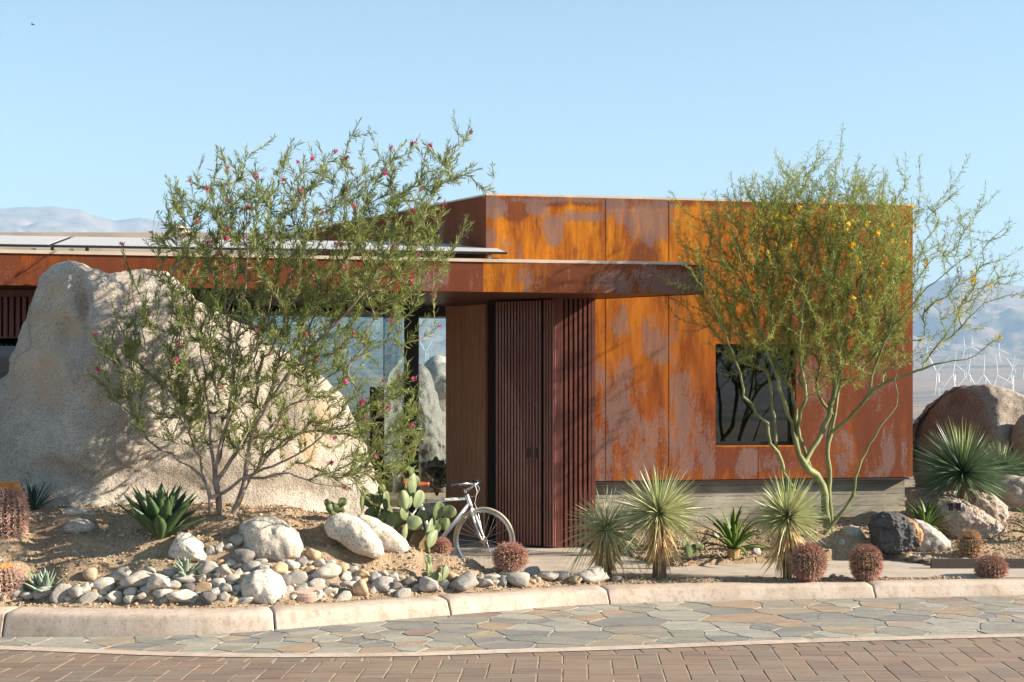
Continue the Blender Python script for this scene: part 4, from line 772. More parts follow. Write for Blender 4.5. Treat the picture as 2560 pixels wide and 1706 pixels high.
def cobble(px, cy, w_, h_, mn, label=None, up=None, group=None):
    base = cy+h_*.42; p = onsoil(px, base, 11.9, 16.5); s = p.y/F; hw, hh = w_*s/2, h_*s/2
    o = bpy.data.objects.new('river_cobble', CB[(rc.randrange(12), mn)]); root.link(o); dd_ = hw*rc.uniform(.7, .95)
    D = p.y+dd_*.25; z = HC-(cy-HY)/F*D; zmin = sh1(p.x, p.y)+hh*.35
    o.location = (XP(px, D), D, z if abs(z-zmin) < .06 else zmin+.0); o.scale = (hw, dd_, hh); o.rotation_euler = (rc.uniform(-.12, .12), rc.uniform(-.18, .18), rc.uniform(-.25, .25))
    tag(o, label or TXT[mn], 'cobble', group or 'river cobbles behind the kerb'); placed.append((px, cy, w_, h_)); return o
HAND = [(156, 1478, 58, 62, 'greystone', 'large grey cobble right of the small pale agave by the kerb'), (228, 1438, 42, 38, 'tanstone', 'orange tan cobble perched highest at the left end of the cobble bed'), (262, 1464, 66, 42, 'whitestone', None), (308, 1440, 76, 46, 'greystone', None), (345, 1452, 92, 52, 'whitestone', 'wide white cobble, the largest of the left cobble bed'),
    (378, 1434, 38, 40, 'greystone', None), (287, 1494, 50, 36, 'whitestone', None), (455, 1493, 82, 42, 'whitestone', 'long pinkish white cobble at the kerb, in front of the lower small agave'), (522, 1497, 48, 34, 'darkstone', 'dark speckled oval cobble at the kerb left of the round pale boulder'), (558, 1495, 30, 34, 'greystone', None), (584, 1500, 24, 26, 'tanstone', None), (617, 1499, 54, 30, 'greystone', None),
    (430, 1434, 50, 30, 'greystone', None), (470, 1442, 80, 40, 'greystone', None), (560, 1427, 46, 34, 'whitestone', None), (595, 1353, 48, 34, 'greystone', 'smooth grey cobble touching the left side of the large white boulder'), (549, 1370, 38, 30, 'greystone', None), (529, 1378, 28, 32, 'whitestone', None), (575, 1368, 34, 20, 'greystone', None), (608, 1395, 66, 46, 'darkstone', 'dark grey stone just below the large white boulder'), (655, 1403, 38, 30, 'greystone', None),
    (698, 1424, 46, 40, 'tanstone', 'orange brown cobble above the round pale boulder'), (784, 1388, 42, 38, 'tanstone', 'tan cobble right of the large white boulder'), (815, 1432, 80, 48, 'whitestone', None), (866, 1444, 40, 32, 'whitestone', None), (745, 1440, 66, 42, 'greystone', None), (903, 1473, 48, 52, 'tanstone', 'blocky orange tan cobble, the largest of its colour'), (862, 1488, 44, 32, 'whitestone', None),
    (955, 1462, 66, 44, 'greystone', None), (1075, 1464, 58, 44, 'greystone', 'smooth grey cobble in front of the little prickly pear'), (1163, 1454, 88, 54, 'greystone', 'large smooth grey cobble right of the little prickly pear'), (1128, 1442, 40, 30, 'tanstone', None), (1258, 1455, 30, 34, 'greystone', None), (1300, 1450, 70, 42, 'greystone', None), (1270, 1432, 60, 26, 'whitestone', None),
    (1480, 1439, 112, 48, 'whitestone', 'widest white stone of the bed, by the trunk of the leftmost yucca'), (1370, 1440, 60, 28, 'whitestone', None), (1440, 1450, 42, 22, 'tanstone', None), (10, 1485, 46, 34, 'whitestone', None), (38, 1480, 44, 34, 'greystone', None), (1545, 1447, 34, 18, 'greystone', None), (225, 1490, 60, 36, 'greystone', None), (330, 1482, 40, 30, 'whitestone', None), (1010, 1480, 46, 34, 'greystone', None), (1330, 1430, 50, 26, 'greystone', None), (1215, 1458, 46, 26, 'greystone', None)]
for a in HAND: cobble(*a[:5], a[5])
TOPY = [(0, 1474), (60, 1478), (110, 1470), (200, 1460), (270, 1446), (400, 1424), (500, 1420), (525, 1395), (640, 1392), (700, 1412), (760, 1392), (850, 1405), (900, 1420), (1000, 1436), (1050, 1440), (1150, 1440), (1220, 1432), (1300, 1424), (1400, 1430), (1500, 1440), (1560, 1446)]
BOTY = [(a, c-11) for a, c in KB if 0 <= a <= 1700]
tx, ty = zip(*TOPY); bx_, by_ = zip(*BOTY)
big = [(660, 1468, 118, 84), (1163, 1454, 88, 54), (480, 1370, 90, 66), (680, 1350, 150, 100), (1480, 1440, 100, 40), (1275, 1400, 90, 70), (1090, 1420, 60, 50), (860, 1340, 150, 110), (760, 1500, 80, 16)]
tries = 0
for (smin, smax, tgt) in ((36, 64, 85), (22, 40, 120), (14, 24, 48)):
    cnt = 0; tries = 0
    while cnt < tgt and tries < 6000:
        tries += 1; px = rc.uniform(-20, 1560); t = np.interp(px, tx, ty)+smin*.3; b_ = np.interp(px, bx_, by_)-smin*.35
        if t >= b_: continue
        cy = rc.uniform(t, b_); w_ = rc.uniform(smin, smax); h_ = w_*rc.uniform(.55, .8)
        if cy+h_*.5 > np.interp(px, bx_, by_)+3: continue
        if any(abs(px-a)*2/(w_+c) < .70 and abs(cy-b2)*2/(h_+d) < .70 and math.hypot((px-a)*2/(w_+c), (cy-b2)*2/(h_+d)) < .64 for a, b2, c, d in placed+big): continue
        cobble(px, cy, w_, h_, rc.choices(('whitestone', 'greystone', 'tanstone', 'darkstone'), (.42, .36, .13, .09))[0]); cnt += 1
for px, cy, w_, h_, mn in [(2232, 1392, 40, 10, 'greystone'), (2270, 1391, 26, 15, 'tanstone'), (2300, 1398, 36, 10, 'greystone'), (2318, 1392, 26, 12, 'greystone'), (2338, 1406, 40, 12, 'whitestone'), (2366, 1403, 30, 14, 'greystone'), (2392, 1405, 30, 10, 'greystone'), (2416, 1401, 30, 14, 'whitestone'), (2400, 1410, 30, 9, 'whitestone'), (2426, 1412, 24, 12, 'greystone'), (2520, 1416, 30, 14, 'greystone'), (2545, 1420, 24, 16, 'greystone'), (2570, 1418, 30, 16, 'whitestone'), (2500, 1410, 24, 9, 'whitestone')]:
    cobble(px, cy, w_, h_, mn, {'greystone': 'flat grey stone edging the path below the black rock', 'tanstone': 'small tan edging stone directly under the black rock', 'whitestone': 'flat whitish stone edging the path at the right'}[mn], group='flat stones edging the path')
for px, cy, w_, h_ in [(2083, 1441, 20, 14), (2103, 1441, 18, 11), (2200, 1437, 14, 10), (2232, 1440, 22, 12), (2252, 1442, 12, 8), (1830, 1440, 20, 14)]: cobble(px, cy, w_, h_, 'greystone', 'tiny stone beside the barrel cacti at the kerb', group='tiny stones beside the barrel cacti')
for px, cy, w_, h_, mn, lab in [(1788, 1338, 22, 24, 'whitestone', 'upright pale stone left of the bright green agave'), (1890, 1378, 26, 24, 'greystone', 'grey stone right of the bright green agave'), (60, 1283, 16, 10, 'whitestone', 'tiny pale stone beside the dark agave'), (92, 1284, 18, 10, 'whitestone', 'tiny pale stone just right of the dark agave'), (275, 1340, 16, 16, 'greystone', 'tiny grey stone in the shadow left of the big agave'), (308, 1339, 16, 13, 'tanstone', 'tiny tan stone in the shadow left of the big agave'), (510, 1307, 18, 14, 'tanstone', 'tiny tan stone below the tree trunks'), (2104, 1357, 22, 20, 'greystone', 'little stone at the foot of the small blue grey rock')]:
    cobble(px, cy, w_, h_, mn, lab, group='single stones lying on the soil')
# irrigation lid
p = onsoil(763, 1505, 12.0, 14); mb = MB(); prof = [(0, .035), (.150, .030), (.160, .022), (.160, .008), (.172, .006), (.172, -.05)]; v = []; n = 32
for r, z in prof:
    for k in range(n): t = 2*math.pi*k/n; v.append((r*math.cos(t), r*math.sin(t), z))
f = [(i*n+k, i*n+(k+1) % n, (i+1)*n+(k+1) % n, (i+1)*n+k) for i in range(len(prof)-1) for k in range(n)]; o = mk('irrigation_lid', (v, f), flat('pinkish_plastic', (.52, .36, .28), .6), local=True, smooth=False); o.location = (p.x, p.y+.12, sh1(p.x, p.y+.12)+.02); o.rotation_euler = (R(9), 0, 0)
for q in o.data.polygons: q.use_smooth = False
tag(o, 'round pinkish irrigation lid lying among the cobbles', 'lid')
# low dark edging wall by the path at right
mb = MB(); e0 = Vector((XP(2376, 14.0), 14.02, 0)); mb.prism([(e0.x, 14.02), (6.1, 14.0), (6.1, 14.68), (e0.x+.12, 14.76)], -.05, .095); mb2 = MB(); o = mk('planter_edging', MB().box((e0.x+1.05, 14.65, .03), 2.1, .05, .14).get(), flat('dark_steel', (.08, .06, .055), .7), loc=(e0.x+1, 14.65, 0)); tag(o, 'low dark steel edging beside the path at the right', 'edging')
# ------------------------------------------------------------------ barrel cacti
M['cactus'] = leafmat('cactus_skin', (.050, .045, .018), (.095, .085, .035), trans=0, scale=12)
M['spine'] = mnoise('red_spines', (.34, .13, .095), (.56, .37, .27), 25, .6, bmp=0, lo=.3, hi=.7)
M['spine2'] = mnoise('tan_spines', (.46, .24, .12), (.62, .46, .30), 25, .6, bmp=0, lo=.3, hi=.7)
M['spine3'] = mnoise('pale_pink_spines', (.44, .22, .18), (.66, .50, .42), 20, .6, bmp=0, lo=.3, hi=.7)
M['spinetip'] = mnoise('orange_spines', (.60, .28, .06), (.70, .42, .14), 25, .6, bmp=0)
def barrel(px, top, w_, D, label, sm='spine', seed=1, tall=None, bottom=None, tipcol=False, ribs=21, ln=1.0):
    r = w_*D/F/2; zt_ = HC-(top-HY)/F*D; x = XP(px, D); zb_ = (HC-(bottom-HY)/F*D if bottom else sh1(x, D)); hh = (zt_-zb_)/2*1.0; cz = zb_+hh*.92
    e = empty('barrel_cactus', (x, D, zb_), label, 'cactus', 'round barrel cacti in the garden'); rg = random.Random(seed); v = []; nu, nv = ribs*6, 22
    def body(th, ph):   # ph from bottom to top
        rb = 1-.10*(.5+.5*math.cos(th*ribs)); k = math.cos(ph); 
        q = abs(k)**.8; return Vector((x+math.cos(th)*r*.80*rb*q, D+math.sin(th)*r*.80*rb*q, cz+math.sin(ph)*hh*.93))
    for j in range(nv+1):
        ph = -math.pi/2*.92+j/nv*math.pi*.96
        for i in range(nu): v.append(body(2*math.pi*i/nu, ph))
    f = [(j*nu+i, j*nu+(i+1) % nu, (j+1)*nu+(i+1) % nu, (j+1)*nu+i) for j in range(nv) for i in range(nu)]; f.append(tuple(range(nv*nu, (nv+1)*nu)))
    mk('body', (v, f), M['cactus'], e, smooth=True)
    mb = MB(); mt = MB(); nrow = max(9, int(hh*2/.030))
    for i in range(ribs):
        th = 2*math.pi*(i+.5)/ribs
        for j in range(nrow):
            ph = -1.25+2.75*(j+rg.random()*.4)/nrow
            p = body(th, ph); nn = Vector((math.cos(th)*math.cos(ph)/r, math.sin(th)*math.cos(ph)/r, math.sin(ph)/hh)).normalized()
            tg = nn.cross(Vector((0, 0, 1)))
            tg = tg.normalized() if tg.length > .1 else Vector((1, 0, 0)); tv_ = nn.cross(tg)
            for s in range(9):
                a = 2*math.pi*(s+rg.random()*.7)/9; sp = rg.uniform(.45, 1.5) if s else 0; d = (nn+(tg*math.cos(a)+tv_*math.sin(a))*sp).normalized(); L_ = r*rg.uniform(.22, .40)*ln*(1.15 if s == 0 else 1); w1 = .0026+.0016*rg.random(); c2_ = p+d*L_*.6; c3_ = p+d*L_+(tg*rg.uniform(-.2, .2)-nn*.25)*L_*.5; sd_ = d.orthogonal().normalized(); s2_ = d.cross(sd_)
                m_ = mt if (tipcol and ph > 1.0) else mb
                vv = [p+sd_*w1, p-sd_*w1*.5+s2_*w1, p-sd_*w1*.5-s2_*w1, c2_+sd_*w1*.7, c2_-sd_*w1*.35+s2_*w1*.7, c2_-sd_*w1*.35-s2_*w1*.7, c3_]
                m_.add(vv, [(0, 1, 4, 3), (1, 2, 5, 4), (2, 0, 3, 5), (3, 4, 6), (4, 5, 6), (5, 3, 6)])
    mk('spines', mb.get(), M[sm], e)
    if tipcol: mk('crown_spines', mt.get(), M['spinetip'], e)
    return e
barrel(18, 1202, 108, 12.95, 'tall barrel cactus at the left edge with an orange crown', 'spine3', 1, bottom=1372, tipcol=True, ribs=19, ln=1.0)
barrel(8, 1415, 104, 12.35, 'pale pink barrel cactus low at the left edge by the cobbles', 'spine3', 2, bottom=1490, tipcol=True, ln=.9)
barrel(1276, 1362, 92, 13.45, 'red spined barrel cactus in front of the bicycle wheel', 'spine', 3, bottom=1420)
barrel(1104, 1347, 50, 13.75, 'small barrel cactus half hidden below the bicycle frame', 'spine', 4, bottom=1386)
barrel(2020, 1362, 96, 13.72, 'reddish barrel cactus beside the trunk of the third yucca', 'spine', 5, bottom=1443)
barrel(2165, 1364, 84, 13.78, 'reddish barrel cactus standing alone at the kerb, left of the path slab corner', 'spine', 6, bottom=1446)
barrel(2425, 1325, 64, 15.3, 'upright tan barrel cactus in front of the house number rock', 'spine2', 7, bottom=1400, ln=.95)
barrel(2478, 1394, 84, 14.05, 'dark red barrel cactus in the right corner behind the kerb', 'spine', 8, bottom=1446, ln=.95)
# ------------------------------------------------------------------ agaves
M['agave'] = leafmat('agave_green', (.030, .065, .022), (.075, .125, .045), trans=.05, scale=4, spec=.4, rough=.45)
M['agaveblue'] = leafmat('agave_blue', (.16, .22, .16), (.27, .33, .24), trans=.05, scale=6)
M['agavedark'] = leafmat('agave_dark', (.012, .040, .030), (.030, .070, .050), trans=.05, scale=4)
M['agavebright'] = leafmat('agave_bright', (.06, .12, .020), (.14, .21, .040), trans=.2, scale=4)
M['dryleaf'] = leafmat('dry_leaf', (.28, .16, .06), (.48, .33, .16), trans=.1, scale=9)
def agave(base, h, n, m, label, wid=.11, spread=1.0, seed=1, curl=0.0, cat='agave', name='agave', lmin=.55, dry=0, fat=1.0, group='agaves in the garden', trunk=0):
    e = empty(name, base, label, cat, group); rg = random.Random(seed); mb = MB(); b0 = Vector(base)+Vector((0, 0, trunk)); md = MB()
    for i in range(n):
        t = i/(n-1); az = i*2.39996+rg.uniform(-.2, .2); el = R(12+72*t**.8)+rg.uniform(-.1, .1); el = max(R(5), math.pi/2-(math.pi/2-el)*spread); L_ = h*(lmin+(1-lmin)*math.sin(math.pi*(.25+.6*t)))*rg.uniform(.9, 1.08); wd_ = wid*h/.6*rg.uniform(.85, 1.1)
        hd = Vector((math.cos(az), math.sin(az), 0)); side_ = Vector((-math.sin(az), math.cos(az), 0)); p = b0+hd*.02*h; ns = 9; v = []; a = el
        prev = p.copy(); 
        for s in range(ns+1):
            u = s/ns; wv = wd_*fat*(.55+.9*u-.1*u*u if u < .45 else (.55+.9*.45-.02)*(1-((u-.45)/.55)**1.7))*.5; wv = max(wv, .0015); a = el+(.25 if u < .5 else -.05)*u*.6-curl*u*u*1.2
            up = Vector((0, 0, 1))*math.cos(a)-hd*math.sin(a)
            if s: prev = prev+(hd*math.cos(a)+Vector((0, 0, 1))*math.sin(a))*L_/ns
            ch = wv*.42; th_ = wd_*.10*(1-u)+.002
            v += [prev-side_*wv+up*ch, prev-up*0, prev+side_*wv+up*ch, prev+side_*wv*.5-up*th_*.6, prev-up*th_, prev-side_*wv*.5-up*th_*.6]
        f = []
        for s in range(ns):
            for k in range(6): f.append((s*6+k, s*6+(k+1) % 6, (s+1)*6+(k+1) % 6, (s+1)*6+k))
        f.append(tuple(range(ns*6, ns*6+6))); (md if i < dry else mb).add(v, [q[::-1] for q in f])
    mk('leaves', mb.get(), m, e, smooth=True)
    if dry: mk('dry_leaves', md.get(), M['dryleaf'], e, smooth=True)
    if trunk: mk('stem', MB().tube([Vector(base)-Vector((0, 0, .05)), b0], [h*.12, h*.14], 10).get(), M['dryleaf'], e)
    return e
p = onsoil(400, 1346); agave((p.x, p.y+.02, p.z-.02), .54, 38, M['agave'], 'large dark green agave on the soil mound', wid=.165, seed=4, spread=.78, lmin=.6)
p = onsoil(80, 1281, 12.5); agave((p.x, p.y, p.z), .34, 22, M['agavedark'], 'dark blue green agave between the tall barrel cactus and the huge boulder', wid=.05, seed=5, spread=.8)
p = onsoil(108, 1496); agave((p.x, p.y+.02, p.z), .27, 24, M['agaveblue'], 'small pale blue agave with a dry leaf near the left kerb', wid=.17, seed=6, lmin=.7, dry=2)
p = onsoil(463, 1462); agave((p.x, p.y, p.z+.05), .21, 16, M['agaveblue'], 'small pale agave half buried in the middle of the left cobbles', wid=.19, seed=7, lmin=.7)
p = onsoil(1834, 1396); agave((p.x, p.y, p.z), .55, 30, M['agavebright'], 'bright green agave with arching leaves between two yuccas', wid=.062, seed=8, spread=1.15, curl=.55, lmin=.75, dry=0, trunk=.10)
p = onsoil(2250, 1302, 15.5); agave((p.x, 16.0, .14), .46, 28, M['agavebright'], 'bright green agave behind the black rock at the plinth corner', wid=.062, seed=9, spread=1.05, curl=.6, lmin=.75, trunk=.12)
agave((XP(2585, 15.9), 15.9, sh1(XP(2585, 15.9), 15.9)), .42, 22, M['agavebright'], 'arching green agave cut by the right photo edge', wid=.05, seed=10, spread=1.2, curl=.7, lmin=.8, trunk=.08)
p = onsoil(1222, 1408); agave((p.x, p.y, p.z), .16, 12, M['agave'], 'tiny grassy sprout beside the red barrel cactus', wid=.018, seed=12, spread=.8, cat='sprout', name='grassy_sprout', group='small sprouts')
# ------------------------------------------------------------------ yuccas
M['yucca'] = leafmat('yucca_leaf', (.21, .24, .09), (.42, .43, .21), (.56, .54, .33), trans=.15, scale=8, rough=.4, spec=.5)
M['yuccadark'] = leafmat('yucca_dark', (.05, .10, .045), (.13, .19, .10), (.22, .29, .17), trans=.1, scale=8, rough=.4, spec=.5)
M['yuccayel'] = leafmat('yucca_centre', (.30, .40, .10), (.42, .50, .20), trans=.3, scale=8)
M['skirt'] = leafmat('yucca_skirt', (.34, .20, .07), (.58, .40, .19), (.68, .52, .30), trans=.1, scale=9)
M['bark'] = mnoise('palm_bark', (.10, .065, .04), (.24, .17, .11), 20, .95, sc3=(1, 1, 4), bmp=.8, bdist=.02)
RB = random.Random(99)
def blade(mb, p, d, L_, w_, droop=0.0, up=None):
    sd_ = d.orthogonal().normalized(); sd_ = (Matrix.Rotation(RB.uniform(0, 3.14), 3, d) @ sd_).normalized(); q1 = p+d*L_*.55-Vector((0, 0, droop*L_*.25)); q2 = p+d*L_-Vector((0, 0, droop*L_)); v = [p-sd_*w_*.5, p+sd_*w_*.5, q1+sd_*w_*.45, q1-sd_*w_*.45, q2]; mb.add(v, [(0, 1, 2, 3), (3, 2, 4)])
def yucca(x, D, zc, zb_, rad, n, m, label, skirt=0.0, trunk=.05, seed=1, droop=.08, centre=True, elmin=-35, w_=.016, skr=.12, bias=1.0):
    e = empty('yucca', (x, D, zb_), label, 'yucca', 'spiky yuccas in the garden'); rg = random.Random(seed); mb = MB(); mc = MB(); c = Vector((x, D, zc))
    for i in range(n):
        u = (i+.5)/n; sz = math.sin(R(elmin))+(1-math.sin(R(elmin)))*u**bias; el = math.asin(min(1, sz)); az = i*2.39996+rg.uniform(-.15, .15); d = Vector((math.cos(az)*math.cos(el), math.sin(az)*math.cos(el), math.sin(el))).normalized()
        L_ = rad*rg.uniform(.70, 1.10)
        (blade)(mc if (centre and el > R(72)) else mb, c+d*rad*.07, d, L_*(.95 if el < R(72) else rg.uniform(.85, 1.05)), w_*rg.uniform(.8, 1.15), droop*rg.uniform(.3, 1.6)*(1-sz*.7))
    mk('leaves', mb.get(), m, e)
    if centre: mk('young_leaves', mc.get(), M['yuccayel'], e)
    mk('trunk', MB().tube([(x, D, zb_-.06), (x+.005, D, (zb_+zc)/2), (x, D, zc)], [trunk*1.05, trunk*.9, trunk*.8], 14).get(), M['bark'], e)
    if skirt:
        ms = MB()
        for i in range(int(420)):
            az = rg.uniform(0, 6.283); z0 = zc-.02-rg.random()*skirt*.55; r0 = trunk*.8; d = Vector((math.cos(az)*rg.uniform(.10, .34), math.sin(az)*rg.uniform(.10, .34), -1)).normalized(); L_ = skirt*rg.uniform(.35, .75); p = Vector((x+math.cos(az)*r0, D+math.sin(az)*r0, z0)); 
            if rg.random() < .25: d = Vector((math.cos(az)*.7, math.sin(az)*.7, -.8)).normalized()
            blade(ms, p, d, L_, .014*rg.uniform(.7, 1.2), .05)
        mk('dry_skirt', ms.get(), M['skirt'], e)
    return e
def YK(px, cy, by, D, rpx, *a, **k): return yucca(XP(px, D), D, HC-(cy-HY)/F*D, HC-(by-HY)/F*D, rpx*D/F, *a, **k)
YK(1648, 1284, 1446, 13.85, 135, 430, M['yucca'], 'widest yucca with a pale green centre, second from the left', skirt=.50, trunk=.07, seed=1, droop=.12, w_=.014)
YK(1514, 1326, 1442, 14.0, 128, 240, M['yucca'], 'leftmost yucca with drooping straggly leaves by the slatted screen', skirt=.40, trunk=.06, seed=2, droop=.5, centre=False, elmin=-30, w_=.014)
YK(1968, 1292, 1446, 13.85, 112, 520, M['yucca'], 'compact ball shaped yucca on a thin straw coloured trunk, third from the left', skirt=.55, trunk=.045, seed=3, droop=.03, elmin=-38, w_=.013)
YK(2406, 1182, 1250, 16.6, 140, 820, M['yuccadark'], 'large dark green yucca on the rocks at the right', skirt=0, trunk=.06, seed=4, droop=.04, elmin=-36, w_=.014)
YK(2505, 1172, 1240, 18.0, 78, 320, M['yuccadark'], 'smaller yucca half hidden behind the large dark green one', skirt=.0, trunk=.05, seed=5, droop=.06, centre=True)
# ------------------------------------------------------------------ prickly pears
M['pad'] = leafmat('cactus_pad', (.055, .080, .028), (.12, .15, .06), (.19, .215, .10), trans=.03, scale=9)
M['padpale'] = leafmat('pale_pad', (.14, .18, .085), (.24, .27, .14), trans=.03, scale=9)  # paler pad copy, sunlight on turned pads put into the colour
M['padbrown'] = leafmat('old_pad', (.13, .075, .035), (.20, .14, .06), trans=0, scale=10)
def pads(name, base_px, lst, label, group='prickly pears in the garden'):
    """lst: (px, py, width, height, tilt degrees, yaw degrees, D, material)"""
    bx, by, bD = base_px; e = empty(name, (XP(bx, bD), bD, sh1(XP(bx, bD), bD)), label, 'cactus', group)
    for i, (px, py, w_, h_, tl, yw, D, mn) in enumerate(lst):
        v0, f0 = ICO[3]; s = D/F; c = P(px, py, D); rt = Matrix.Rotation(R(yw), 3, 'Z'); rt2 = Matrix.Rotation(R(tl), 3, 'Y'); wy = w_*s/2/max(.35, abs(math.cos(R(yw)))); v = []
        for x, y, z in v0:
            k = (1.0+.16*z) if z < 0 else 1.0; k *= 1-.10*z*z; q = Vector((x*wy*k, y*.016*(1-.3*abs(z)), z*h_*s/2)); q += Vector((0, .01*math.sin(x*3+i), 0)); v.append(tuple(rt @ (rt2 @ q)+c))
        mk('pad', (v, f0), M[mn], e, smooth=True)
    return e
Dp = 13.62
pads('prickly_pear', (1010, 1350, 13.62), [(1018, 1340, 66, 60, 10, 20, 13.6, 'padbrown'), (1050, 1352, 56, 56, -20, 30, 13.6, 'padbrown'), (992, 1308, 50, 60, -35, 15, 13.62, 'pad'), (965, 1302, 44, 52, 10, 10, 13.7, 'pad'), (975, 1325, 50, 50, -20, 20, 13.66, 'pad'), (1010, 1250, 30, 50, -10, 20, 13.5, 'padpale') , (1011, 1248, 34, 46, 0, 20, 13.7, 'pad'),
    (1010, 1248, 32, 44, -8, 10, 13.72, 'pad'), (1013, 1252, 30, 50, 12, 55, 13.6, 'padpale'), (1011, 1250, 36, 44, -12, 0, 13.66, 'pad'), (1011, 1279, 18, 46, -4, 60, 13.58, 'padpale'), (1032, 1213, 22, 60, 3, 55, 13.62, 'padpale'), (1036, 1205, 28, 34, 20, 10, 13.66, 'pad'), (1028, 1180, 16, 28, -18, 30, 13.64, 'pad'),
    (1011, 1250, 34, 48, -10, 15, 13.7, 'pad'), (1046, 1248, 26, 48, 24, 40, 13.58, 'padpale'), (1058, 1290, 34, 30, 20, 10, 13.6, 'pad'), (1036, 1308, 44, 38, 35, 15, 13.54, 'padpale'), (1014, 1330, 14, 44, 12, 60, 13.52, 'padpale'), (1075, 1325, 20, 62, 22, 55, 13.56, 'padpale'), (1095, 1278, 32, 50, 14, 15, 13.6, 'pad'), (1090, 1315, 28, 50, 25, 25, 13.64, 'pad'), (1123, 1280, 38, 34, 20, 10, 13.6, 'pad'), (1112, 1310, 28, 34, 10, 25, 13.66, 'pad'), (1080, 1348, 24, 54, 42, 50, 13.5, 'padpale'), (1068, 1368, 34, 12, 70, 10, 13.5, 'pad'), (1005, 1278, 12, 30, 10, 60, 13.6, 'pad')],
    'tall prickly pear cactus in front of the bicycle saddle')
pads('prickly_pear', (930, 1310, 13.75), [(930, 1290, 40, 50, 10, 20, 13.75, 'pad'), (950, 1300, 34, 70, -8, 30, 13.8, 'pad'), (945, 1250, 24, 44, 8, 20, 13.78, 'pad'), (965, 1252, 14, 50, 0, 60, 13.76, 'pad'), (925, 1252, 36, 38, -20, 15, 13.8, 'pad'), (955, 1222, 20, 26, -10, 25, 13.8, 'pad'), (968, 1290, 26, 56, 14, 30, 13.82, 'pad')], 'dark green prickly pear in the shade left of the rear bicycle wheel')
pads('prickly_pear', (835, 1285, 13.45), [(828, 1270, 26, 36, -25, 20, 13.4, 'pad'), (846, 1272, 36, 24, 30, 10, 13.42, 'pad'), (856, 1255, 22, 26, 30, 20, 13.42, 'pad'), (818, 1258, 14, 22, -10, 30, 13.42, 'padpale')], 'low prickly pear between the huge boulder and the leaning white boulder')
pads('tall_cactus', (905, 1285, 13.6), [(907, 1250, 12, 70, 8, 65, 13.6, 'pad')], 'single narrow upright cactus pad at the right foot of the huge boulder')
pads('prickly_pear', (1090, 1455, 13.05), [(1090, 1446, 34, 34, 12, 20, 13.05, 'padpale'), (1112, 1432, 16, 42, 16, 45, 13.02, 'padpale'), (1072, 1420, 10, 36, 4, 60, 13.02, 'padpale'), (1070, 1400, 14, 28, -8, 40, 13.02, 'padpale'), (1063, 1440, 12, 22, -18, 30, 13.04, 'pad'), (1098, 1425, 8, 14, 0, 40, 13.05, 'pad')], 'little prickly pear growing out of the cobbles')
pads('prickly_pear', (1735, 1390, 14.6), [(1728, 1376, 40, 40, 14, 20, 14.6, 'pad'), (1712, 1362, 18, 34, -4, 40, 14.6, 'pad'), (1748, 1366, 24, 22, 30, 20, 14.6, 'pad')], 'low prickly pear between the widest yucca and the bright green agave')
p = P(1764, 1350, 15.6); o = mk('wood_stump', MB().tube([P(1750, 1372, 15.4), P(1764, 1350, 15.5), P(1772, 1334, 15.6)], [.032, .036, .034], 10).get(), M['bark'], loc=(p.x, p.y, p.z)); tag(o, 'short leaning dark log left of the bright green agave', 'log')
# shrub behind the lobby
def shrub(px, cy, D, rx, rz, n, m, label, name='round_shrub'):
    x = XP(px, D); zc = HC-(cy-HY)/F*D; e = empty(name, (x, D, zc-rz*1.3), label, 'shrub'); rg = random.Random(9); mb = MB()
    for _ in range(n):
        d = Vector((rg.gauss(0, 1), rg.gauss(0, 1), rg.gauss(0, 1))).normalized()*rg.random()**.3; p = Vector((x+d.x*rx, D+d.y*rx, zc+d.z*rz)); t = Vector((rg.gauss(0, 1), rg.gauss(0, 1), rg.gauss(0, 1)+.6)).normalized(); blade(mb, p, t, .07, .035)
    mk('foliage', mb.get(), m, e); mb = MB()
    for k in range(7): a = k*.9; mb.tube([(x, D, zc-rz*1.5), (x+math.cos(a)*rx*.3, D+math.sin(a)*rx*.3, zc-rz*.4), (x+math.cos(a)*rx*.8, D+math.sin(a)*rx*.8, zc+rz*.4)], [.02, .012, .005], 5)
    mk('stems', mb.get(), M['bark'], e)
shrub(1092, 1185, 21.5, .27, .22, 900, M['agaveblue'], 'round grey green shrub seen through the narrow lobby window')
